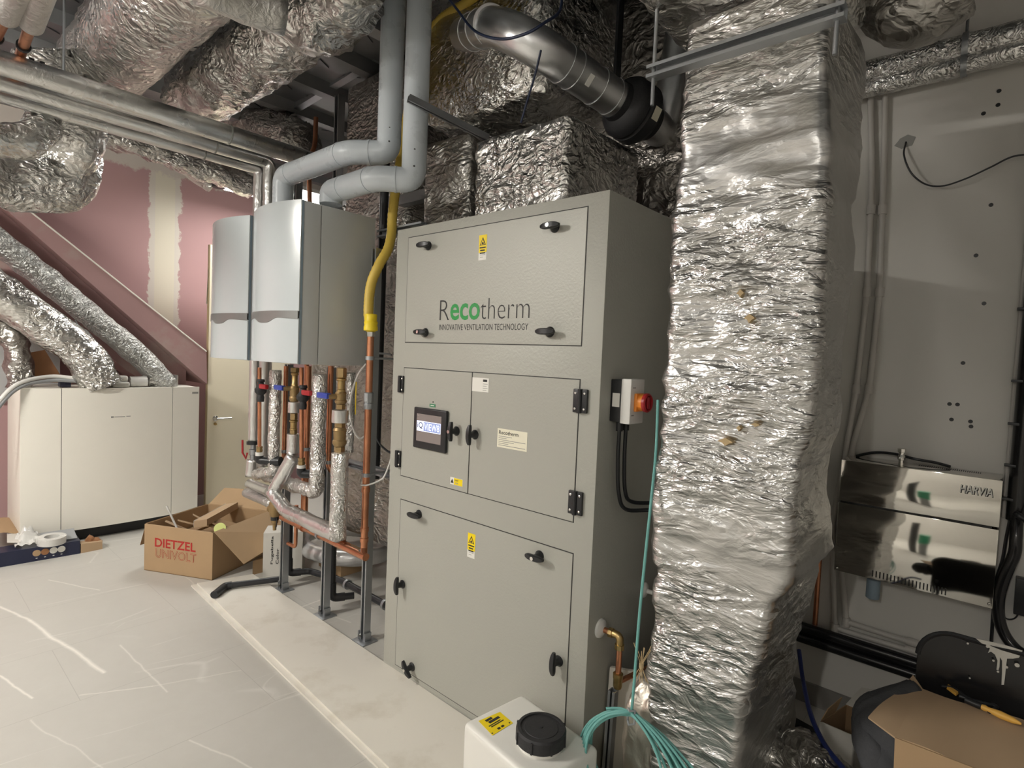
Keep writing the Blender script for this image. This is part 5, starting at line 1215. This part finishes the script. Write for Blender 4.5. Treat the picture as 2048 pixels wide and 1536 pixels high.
# ================================================================ aqua cable and coil
cy = 1.58; ctop = pt(1263, 1425, y=cy); rc = .175
co = thing('cable_coil', 'coil of turquoise cable hanging by a grey tie low before the foil duct', 'cable coil', ctop)
mb = MB()
for k in range(19):
    r_ = rc * (.76 + .46 * ((k * 5) % 13) / 12); pts = []
    lean = .03 + .075 * ((k * 5) % 13) / 12; off = (k - 9) * .005
    for i in range(56):
        a_ = 2 * math.pi * i / 56
        px_ = math.sin(a_) * r_ * (1.0 + .12 * (k / 12)); pz_ = -(1 - math.cos(a_)) * r_ * (1.0)
        w_ = abs(math.sin(a_ / 2)) ** .7
        pts.append(ctop + V((px_ + lean * w_ * .8, off * w_ - .05 * w_ + .006 * (k % 3), pz_ - .003 * (k // 5) - .010 * ((k * 5) % 4) * w_)))
    mb.tube(pts, .0042, 8, closed=True)
obj('coil_turns', mb, 'aqua', co)
obj('cable_tie', MB().tube([ctop + V((0, -.012, .010)), ctop + V((.012, 0, .010)), ctop + V((.012, 0, -.032)), ctop + V((0, -.014, -.034)), ctop + V((-.012, 0, -.03)), ctop + V((-.012, 0, .008))], .004, 8, closed=True), 'grey_pl', co)
obj('loose_end', MB().tube(spline([ctop + V((0, 0, 0)), pt(1240, 1417, y=cy), pt(1212, 1417, y=cy - .02)]), .0042, 8), 'aqua', co)
obj('rising_cable', MB().tube(spline([ctop, pt(1268, 1370, y=cy), pt(1279, 1230, y=1.60), pt(1293, 1090, y=1.62), pt(1304, 985, y=1.66), pt(1312, 900, y=1.72), pt(1316, 800, y=1.75)]), .0048, 8), 'aqua', co)

# ================================================================ steam generator on the back wall
hy0 = 2.78
ha, hb = pt(1683, 919, y=hy0), pt(1985, 1218, y=hy0); hx1_ = pt(2006, 961, y=hy0).x
sg = thing('steam_generator', 'polished steel steam generator box on the back wall', 'steam generator', ((ha.x + hb.x) / 2, 2.88, hb.z))
zm = pt(1683, 1003, y=hy0).z
obj('upper_cover', MB().box((ha.x, hy0, zm + .004), (hx1_, WY, ha.z), .002), 'steel', sg)
obj('lower_cover', MB().box((ha.x, hy0 + .001, hb.z), (hx1_, WY, zm - .004), .002), 'steel', sg)
obj('shadow_gap', MB().box((ha.x + .004, hy0 + .012, zm - .004), (hx1_ - .02, WY - .01, zm + .004)), 'ink', sg)
p = pt(1919, 984, y=hy0); p2 = pt(1986, 984, y=hy0)
text(sg, 'lettering', 'HARVIA', (p.x + .003, hy0 - .0008, p.z - .003), X, Z, p2.x - p.x, .032, 'ink', .016, shear=.15)  # dark offset copy paints a drop shadow behind the white letters
text(sg, 'lettering', 'HARVIA', (p.x, hy0 - .0016, p.z), X, Z, p2.x - p.x, .032, 'white_lab', .014, shear=.15)
for k in range(21):
    q = pt(1745 + k * 7.3, 1147 + k * 1.85, y=hy0); obj('vent_slot', MB().box((q.x - .0022, hy0 - .0006, q.z - .013), (q.x + .0022, hy0 + .002, q.z + .013)), 'ink', sg)
for px in range(30):
    q = pt(1840 + px * 4.2, 921 + px * .55, y=2.93); obj('top_slot', MB().box((q.x - .0015, 2.90, ha.z - .0003), (q.x + .0015, 2.94, ha.z + .0006)), 'ink', sg)
q = pt(1802, 925, y=2.86)
obj('top_fitting', MB().lathe([(.010, 0), (.010, .02), (.014, .022), (.014, .036), (.011, .04), (.011, .052), (.016, .054), (.016, .068), (.012, .070)], (q.x, 2.86, ha.z), Z, 8), 'chrome', sg)
q = pt(1747, 1165, y=2.88)
obj('drain_fitting', MB().lathe([(.020, 0), (.026, .004), (.026, .085), (.022, .09), (.018, .094), (.018, .115)], (q.x, 2.88, hb.z - .115), Z, 20), 'steel_blue', sg)
for px, py in ((1672, 1138), (1981, 1212)):
    q = pt(px, py - 3, y=hy0); obj('corner_screw', MB().lathe([(.006, 0), (.004, .003), (.001, .004)], (min(max(q.x, ha.x + .01), hx1_ - .01), hy0, max(q.z, hb.z + .008)), -Y, 12), 'chrome', sg)
single('cable', MB().tube(spline([pt(1712, 912, y=2.95), pt(1750, 905, y=2.95), pt(1790, 908, y=2.93), pt(1830, 918, y=2.90), pt(1870, 925, y=2.92), pt(1900, 933, y=2.95)]), .006, 8), 'black', 'black cable lying along the top of the steel box', 'cable')
# unseen crate and case added behind the camera for the steel to mirror
gp = thing('green_crate', 'added green crate on a low grey stand, seen mirrored in the steel box', 'crate', (-.28, -1.1, 0))
obj('crate', MB().box((-.40, -1.25, .38), (-.16, -.95, .62), .02), 'green_box', gp)
obj('stand', MB().box((-.38, -1.23, 0), (-.18, -.97, .378), .01), 'grey_pl', gp)
single('standin_case', MB().box((-.62, -1.22, 0), (-.44, -1.0, .95), .02), 'black_soft', 'added tall black case beside the green crate, mirrored in the steel box', 'case')

# conduits left of it, down the back wall
def conduit(pts, label, r=.0125, clips=()):
    t = thing('conduit', label, 'conduit', pts[-1], 'grey conduits on the back wall')
    obj('pipe', MB().tube(pts, r, 14, fil=.03), 'conduit', t)
    for c, ax in clips:
        obj('coupler', MB().cyl(c - V(ax) * .02, c + V(ax) * .02, r + .005, n=14), 'conduit', t)
    return t
wy = WY - .016
def wl(lst): return [pt(a, b_, y=wy) for a, b_ in lst]
lA = wl([(1741, 190), (1744, 330), (1742, 420), (1734, 585), (1713, 778), (1692, 900)])
lB = wl([(1771, 190), (1768, 330), (1765, 420), (1759, 585), (1738, 778), (1706, 890)])
lA2 = lA + wl([(1664, 1050), (1667, 1150), (1670, 1255), (1690, 1262), (1850, 1310)])
lB2 = lB + wl([(1680, 1050), (1684, 1150), (1692, 1243), (1712, 1250), (1870, 1300)])
def cl(L, idx): return [(L[i], Z) for i in idx]
conduit(lA2, 'left of two pale grey conduits running down the back wall', clips=cl(lA2, (2, 3, 4)) + [(lA2[8], Z), (pt(1822, 1300, y=wy), X)])
conduit(lB2, 'right of two pale grey conduits running down the back wall', clips=cl(lB2, (2, 3, 4)) + [(lB2[8], Z), (pt(1825, 1285, y=wy), X)])
a, b_ = pt(1640, 1100, y=2.95), pt(1633, 1250, y=2.95); single('copper_pipe', MB().cyl((a.x, 2.95, a.z), (a.x, 2.95, b_.z), .011, n=14), 'copper', 'dull copper pipe dropping behind the upright foil duct', 'pipe')
# black pipes low on the wall
z1 = pt(1720, 1300, y=2.93).z
single('soil_pipe', MB().cyl((-1.3, 2.93, z1 + .020), (2.3, 2.93, z1 + .020), .024, n=20), 'black_gloss', 'upper black pipe running low along the back wall', 'pipe', 'black pipes low on the back wall')
single('soil_pipe', MB().cyl((-1.3, 2.935, z1 - .032), (2.3, 2.935, z1 - .032), .024, n=20), 'black_gloss', 'lower black pipe running low along the back wall', 'pipe', 'black pipes low on the back wall')
# hole with black cable
q = pt(1812, 284, y=WY)
mb = MB().prism([(.030 * math.cos(i * .7) * (1 + .5 * (i % 2)), .022 * math.sin(i * .7) * (1 + .4 * ((i + 1) % 2))) for i in range(9)], q, X, Z, (0, -.0015, 0))
single('ragged_hole', mb, 'ink_grey', 'small ragged hole in the back wall with a cable coming out', 'hole')
single('cable', MB().tube(spline([pt(1812, 284, y=WY - .0), pt(1808, 310, y=2.95), pt(1822, 345, y=2.94), pt(1850, 368, y=2.94), pt(1885, 372, y=2.94), pt(1930, 358, y=2.94), pt(1980, 335, y=2.94), pt(2030, 312, y=2.94), pt(2090, 310, y=2.94)]), .0035, 8), 'black', 'thin black cable swinging right from the hole in the back wall', 'cable')
# black duct bundle at the right edge
bx = [pt(2052, 560, y=2.92), pt(2040, 740, y=2.92), pt(2026, 900, y=2.92), pt(2014, 1040, y=2.92)]
bd_ = thing('trunk_cable', 'thick black cable trunk down the right edge beside the steel box', 'cable', bx[-1])
xm_ = (bx[0].x + bx[-1].x) / 2 + .03
obj('trunk', MB().tube([(xm_, 2.945, 2.6), (xm_, 2.945, bx[-1].z)], .034, 20), 'black_gloss', bd_)
obj('side_strip', MB().tube([(xm_ - .038, 2.965, 2.3), (xm_ - .038, 2.965, bx[-1].z)], .008, 8), 'conduit', bd_)
for py in (618, 762, 848, 932, 1000):
    z = pt(2030, py, y=2.93).z; obj('cable_tie', MB().box((xm_ - .050, 2.915, z - .005), (xm_ + .03, 2.955, z + .005), .002), 'black', bd_)
c0 = bx[-1]
single('cable', MB().tube(spline([V((xm_, 2.93, c0.z + .02)), pt(2032, 1075, y=2.90), pt(2028, 1110, y=2.90), pt(2006, 1160, y=2.90), pt(1996, 1210, y=2.90), pt(2005, 1260, y=2.90), pt(2035, 1300, y=2.88), pt(2080, 1320, y=2.85)]), .020, 14), 'black_gloss', 'thick black cable bundle curving down below the trunk at the right edge', 'cable')
single('cable', MB().tube(spline([V((xm_ - .02, 2.92, c0.z)), pt(2012, 1080, y=2.93), pt(2005, 1120, y=2.93), pt(1990, 1170, y=2.94), pt(1986, 1230, y=2.94), pt(1982, 1290, y=2.94)]), .006, 8), 'black', 'thin black cable beside the thick curving bundle', 'cable')
single('cable', MB().tube(spline([V((xm_, 2.90, c0.z + .03)), pt(2035, 1030, y=2.86), pt(2060, 1040, y=2.86), pt(2100, 1030, y=2.86)]), .012, 10), 'black', 'black cable branching right at the foot of the trunk', 'cable')
q0, q1 = pt(2026, 1225, y=2.95), pt(2060, 1160, y=2.95)
single('socket_box', MB().box((q0.x, 2.93, q0.z), (q0.x + .09, WY, q1.z), .004), 'black', 'small black box on the wall at the right edge', 'box')
single('cable', MB().tube(spline([pt(2002, 1228, y=2.95), pt(2015, 1238, y=2.95), pt(2030, 1236, y=2.95), pt(2040, 1222, y=2.95)]), .003, 6), 'black', 'thin black wire looping to the small black box', 'cable')

# ================================================================ chair with cardboard, jacket and brush
chy = 2.24
tl = pt(1860, 1262, y=chy + .02); ch = thing('chair', 'black plastic chair with spilled white paint on its backrest', 'chair', (.12, 1.85, 0))
x0c = pt(1836, 1350, y=chy).x - .005; x1c = x0c + .50; ztop = tl.z + .005
def back(u, v):
    """u across, v up; rounded upper corners, slight curve"""
    x = x0c + (x1c - x0c) * u; z = .50 + (ztop - .50) * v
    cr = .10; 
    return V((x, chy + .035 * (1 - (2 * u - 1) ** 2) + .05 * (v - .5), z))
mb = MB(); cs = []
outl = []
W_, H_ = x1c - x0c, ztop - .46; r_ = .085
for i in range(9): a_ = math.pi - math.pi / 2 * i / 8; outl.append((r_ + r_ * math.cos(a_), H_ - r_ + r_ * math.sin(a_)))
for i in range(9): a_ = math.pi / 2 - math.pi / 2 * i / 8; outl.append((W_ - r_ + r_ * math.cos(a_), H_ - r_ + r_ * math.sin(a_)))
outl += [(W_ - .0, 0), (0, 0)]
bkz = .46
def bend(p2, dy=0):
    x = x0c + p2[0]; u = p2[0] / W_; return V((x, chy + .030 * (1 - (2 * u - 1) ** 2) + .10 * ((p2[1] - .2)) + dy, bkz + p2[1]))
# grid clipped to the outline
def half(x_):  # top height at x
    if x_ < r_: return H_ - r_ + math.sqrt(max(0, r_ * r_ - (r_ - x_) ** 2))
    if x_ > W_ - r_: return H_ - r_ + math.sqrt(max(0, r_ * r_ - (x_ - W_ + r_) ** 2))
    return H_
bk_ = obj('backrest', MB().sheet(lambda u, v: bend(((.5 - .5 * math.cos(math.pi * u)) * W_, v * half((.5 - .5 * math.cos(math.pi * u)) * W_))), 40, 8, .012), 'black_gloss', ch)
obj('rim', MB().tube([bend(p, .004) for p in outl[:18]], .008, 8), 'black', bk_)
# paint splash with drips
def splat(pts, dy=-.002): return MB().add([bend(p, dy) for p in pts], [tuple(range(len(pts)))])
def onb(px, py):
    p = pt(px, py, y=chy); 
    for _ in range(4):
        u = (p.x - x0c); yy = chy + .030 * (1 - (2 * u / W_ - 1) ** 2) + .10 * ((p.z - bkz) - .2); p = pt(px, py, y=yy)
    return (p.x - x0c, p.z - bkz)
sh = [(1952, 1274), (1975, 1279), (2000, 1284), (2020, 1290), (2045, 1298), (2042, 1304), (2038, 1312), (2026, 1314), (2014, 1314), (2012, 1330), (2010, 1350), (2008, 1366), (2003, 1366), (2004, 1340), (2004, 1318), (2000, 1311), (1999, 1330), (1997, 1337), (1993, 1336), (1995, 1318), (1990, 1306), (1982, 1300), (1976, 1303), (1980, 1294), (1972, 1286), (1964, 1284)]
from mathutils.geometry import tessellate_polygon
P2 = [onb(*p) for p in sh]; tris = tessellate_polygon([[V((p[0], p[1], 0)) for p in P2]])
P2d = P2
mb = MB(); mb.add([bend(p, -.0135) for p in P2d] , [tuple(t) for t in tris])
for (px, py, r2) in ((2034, 1327, .006), (1987, 1318, .003), (1936, 1284, .003), (2013, 1331, .004), (1940, 1353, .0025), (1975, 1290, .004), (1996, 1340, .003)):
    u_, v_ = onb(px, py); mb.cyl(bend((u_, v_), -.0125), bend((u_, v_), -.0140), r2, n=10)
obj('paint_splash', mb, 'paper_white', bk_)
SY0, SY1 = 1.74, chy - .01
obj('seat', MB().box((x0c + .01, SY0, .440), (x1c - .01, SY1, .462), .008), 'black_gloss', ch)
for sx_, sy_, in ((x0c + .04, SY0 + .04), (x1c - .04, SY0 + .04), (x0c + .04, SY1 - .02), (x1c - .04, SY1 - .02)):
    obj('leg', MB().tube([(sx_, sy_, .44), (sx_ + (.02 if sx_ > x0c + .2 else -.02), sy_ + (.03 if sy_ > 2 else -.03), 0)], .011, 12), 'black', ch)
for s in (0, 1): obj('back_post', MB().tube([(x0c + .03 + s * (W_ - .06), SY1 - .01, .44), (x0c + .03 + s * (W_ - .06), chy + .0, .52)], .010, 10), 'black', ch)
rt = V((0, 0, .4625))
# cardboard on the seat: flattened box
zc_ = .60
c1, c2, c3, c4 = pt(1790, 1474, z=zc_), pt(1846, 1378, z=zc_ + .02), pt(2200, 1490, z=zc_ + .02), pt(2120, 1600, z=zc_)
cb = thing('cardboard_box', 'flattened brown cardboard box lying on the black chair seat', 'cardboard', c1.lerp(c3, .5))
obj('top_face', MB().sheet(lambda u, v: c1.lerp(c4, u).lerp(c2.lerp(c3, u), v) + Z * .004 * math.sin(u * 9 + v * 3), 14, 8, .005), 'card_pale', cb)
f1, f2 = pt(1736, 1434, z=zc_), pt(1826, 1352, z=zc_ + .03)
obj('flap', MB().sheet(lambda u, v: f1.lerp(c1, u).lerp(f2.lerp(c2, u), v) + V((0, 0, .006 * math.sin(v * 7) * (1 - u))), 6, 10, .005), 'card_pale', cb, label='side flap with a torn notch')
dn = V((.005, -.01, -.135))
obj('front_face', MB().sheet(lambda u, v: c1.lerp(c4, u) + dn * v * 1.0, 10, 3, .005), 'card', cb)
# jacket
jk = thing('jacket', 'crumpled dark grey jacket draped over the left side of the chair', 'jacket', (x0c - .02, 1.95, .3))
def cloth(pts, r, seed, flat=.75):
    mb = MB(); pts = resample(fillet([V(p) for p in pts], .08), .012); m = len(pts); vs = []; n = 40
    for i, p in enumerate(pts):
        t = (pts[min(i + 1, m - 1)] - pts[max(i - 1, 0)]).normalized(); x = Y.cross(t).normalized(); y = t.cross(x)
        rr = r * (.55 + .45 * math.sin(math.pi * min(1, max(0, (i + 3) / (m + 6)))) )
        for j in range(n):
            a_ = 2 * math.pi * j / n; dv = x * math.cos(a_) + y * math.sin(a_) * flat
            fold = .28 * math.sin(a_ * 3 + i * .09 + seed) * noise.noise(V((i * .05, a_, seed))) + .16 * abs(noise.noise(V((math.cos(a_) * 3, math.sin(a_) * 3, i * .05 + seed))))
            vs.append(p + dv * rr * (1 + fold * 1.6))
    fs = [(i * n + j, i * n + (j + 1) % n, (i + 1) * n + (j + 1) % n, (i + 1) * n + j) for i in range(m - 1) for j in range(n)]
    return mb.add(vs, fs + [tuple(range(n - 1, -1, -1)), tuple(range((m - 1) * n, m * n))])
obj('body', cloth([pt(1835, 1392, y=2.18), pt(1795, 1412, y=2.12), pt(1757, 1440, y=2.06), pt(1762, 1480, y=1.98), pt(1785, 1515, y=1.95), pt(1805, 1570, y=1.93)], .075, 1), 'fabric', jk, ang=180)
obj('sleeve', cloth([pt(1742, 1428, y=2.05), pt(1732, 1455, y=2.00), pt(1745, 1492, y=1.95), pt(1758, 1530, y=1.93), pt(1770, 1590, y=1.91)], .045, 5), 'fabric', jk, ang=180)
# brush / knife with yellow wooden handle
bh = [pt(1960, 1412, z=.635), pt(1990, 1424, z=.635), pt(2043, 1448, z=.635)]
br_ = thing('paint_brush', 'paint brush with a yellow wooden handle on the cardboard', 'brush', bh[2])
dv = (bh[2] - bh[0]).normalized(); ln = (bh[2] - bh[0]).length
obj('handle', MB().lathe([(.006, 0), (.009, ln * .12), (.007, ln * .2), (.011, ln * .5), (.009, ln * .8), (.003, ln)], bh[0], dv, 14), 'wood_handle', br_)
obj('ferrule', MB().lathe([(.010, -.035), (.010, 0), (.007, .004)], bh[0], dv, 12), 'black', br_)
for k, (pl, nm) in enumerate((([(1882, 1372), (1905, 1376), (1930, 1392), (1960, 1408), (1990, 1410)], 'upper'), ([(1918, 1392), (1945, 1400), (1975, 1408), (1994, 1414), (1978, 1424)], 'lower'))):
    single('strap', MB().tube(spline([pt(a, b_, z=.632) for a, b_ in pl]), .005, 8), 'black', '%s black strap tangled on the cardboard under the chair back' % nm, 'strap')
single('wood_strip', MB().quadbox([pt(1893, 1378, z=.626), pt(1912, 1392, z=.626), pt(1918, 1387, z=.626), pt(1896, 1373, z=.626)], (0, 0, .008)), 'wood_handle', 'short yellow wood strip at the back edge of the cardboard', 'wood')
# white carton on the floor with brown flap
wa_, wb_ = pt(1640, 1443, z=.26), pt(1707, 1472, z=.26)
wq = thing('carton', 'open white carton with a brown flap on the floor behind the upright duct', 'carton', (wa_.x, wa_.y, 0))
bk2 = V((.05, .20, 0))
obj('front_side', MB().quadbox([V((wa_.x, wa_.y, 0)), V((wb_.x, wb_.y, 0)), wb_, wa_], V((.004, .004, 0))), 'paper_white', wq, flat=True)
obj('right_side', MB().quadbox([V((wb_.x, wb_.y, 0)), V((wb_.x, wb_.y, 0)) + bk2, wb_ + bk2, wb_], V((-.004, 0, 0))), 'paper_white', wq, flat=True)
obj('left_side', MB().quadbox([V((wa_.x, wa_.y, 0)), V((wa_.x, wa_.y, 0)) + bk2, wa_ + bk2, wa_], V((.004, 0, 0))), 'card_dark', wq, flat=True)
obj('back_side', MB().quadbox([V((wa_.x, wa_.y, 0)) + bk2, V((wb_.x, wb_.y, 0)) + bk2, wb_ + bk2, wa_ + bk2], V((0, -.004, 0))), 'card_dark', wq, flat=True)
obj('flap', MB().quadbox([wa_ + V((0, .01, 0)), wa_ + bk2 * .55, wa_ + bk2 * .55 + V((.02, .0, .07)), wa_ + V((.02, .01, .055))], V((.003, 0, 0))), 'card', wq, flat=True)
obj('flap', MB().quadbox([wa_ + bk2, wb_ + bk2, wb_ + bk2 * 1.7 + Z * .05, wa_ + bk2 * 1.6 + Z * .03], V((0, 0, .003))), 'paper_white', wq, flat=True)
# blue hose behind the duct
single('hose', MB().tube(spline([pt(1598, 1300, y=2.6), pt(1606, 1360, y=2.5), pt(1622, 1430, y=2.25), pt(1650, 1490, y=2.1), pt(1690, 1540, y=2.0), pt(1740, 1600, y=1.95)]), .0085, 12), 'blue_hose', 'dark blue hose curving down past the white carton', 'hose')
single('foil_flex', MB().tube([pt(1550, 1500, y=2.15), pt(1600, 1510, y=2.12), pt(1640, 1545, y=2.05), pt(1690, 1600, y=2.0)], .085, 30, fil=.1, step=.02, amp=.03, fr=10), 'foil_dark', 'crumpled foil hose on the floor right of the upright duct', 'duct', ang=180)
single('floor_strip', MB().quadbox([pt(1575, 1445, z=.02), pt(1650, 1487, z=.02), pt(1660, 1480, z=.02), pt(1585, 1438, z=.02)], (0, 0, .015)), 'black', 'thin black strip on the floor behind the foil hose', 'strip')  # thin flat black strip just above the floor
q = pt(1790, 1530, z=.25); t = single('paint_bucket', MB().lathe([(.11, 0), (.13, .28), (.138, .285), (.138, .30), (.12, .30), (.115, .02)], (q.x + .02, q.y + .02, 0), Z, 30), 'black', 'black bucket speckled with white paint under the cardboard', 'bucket')
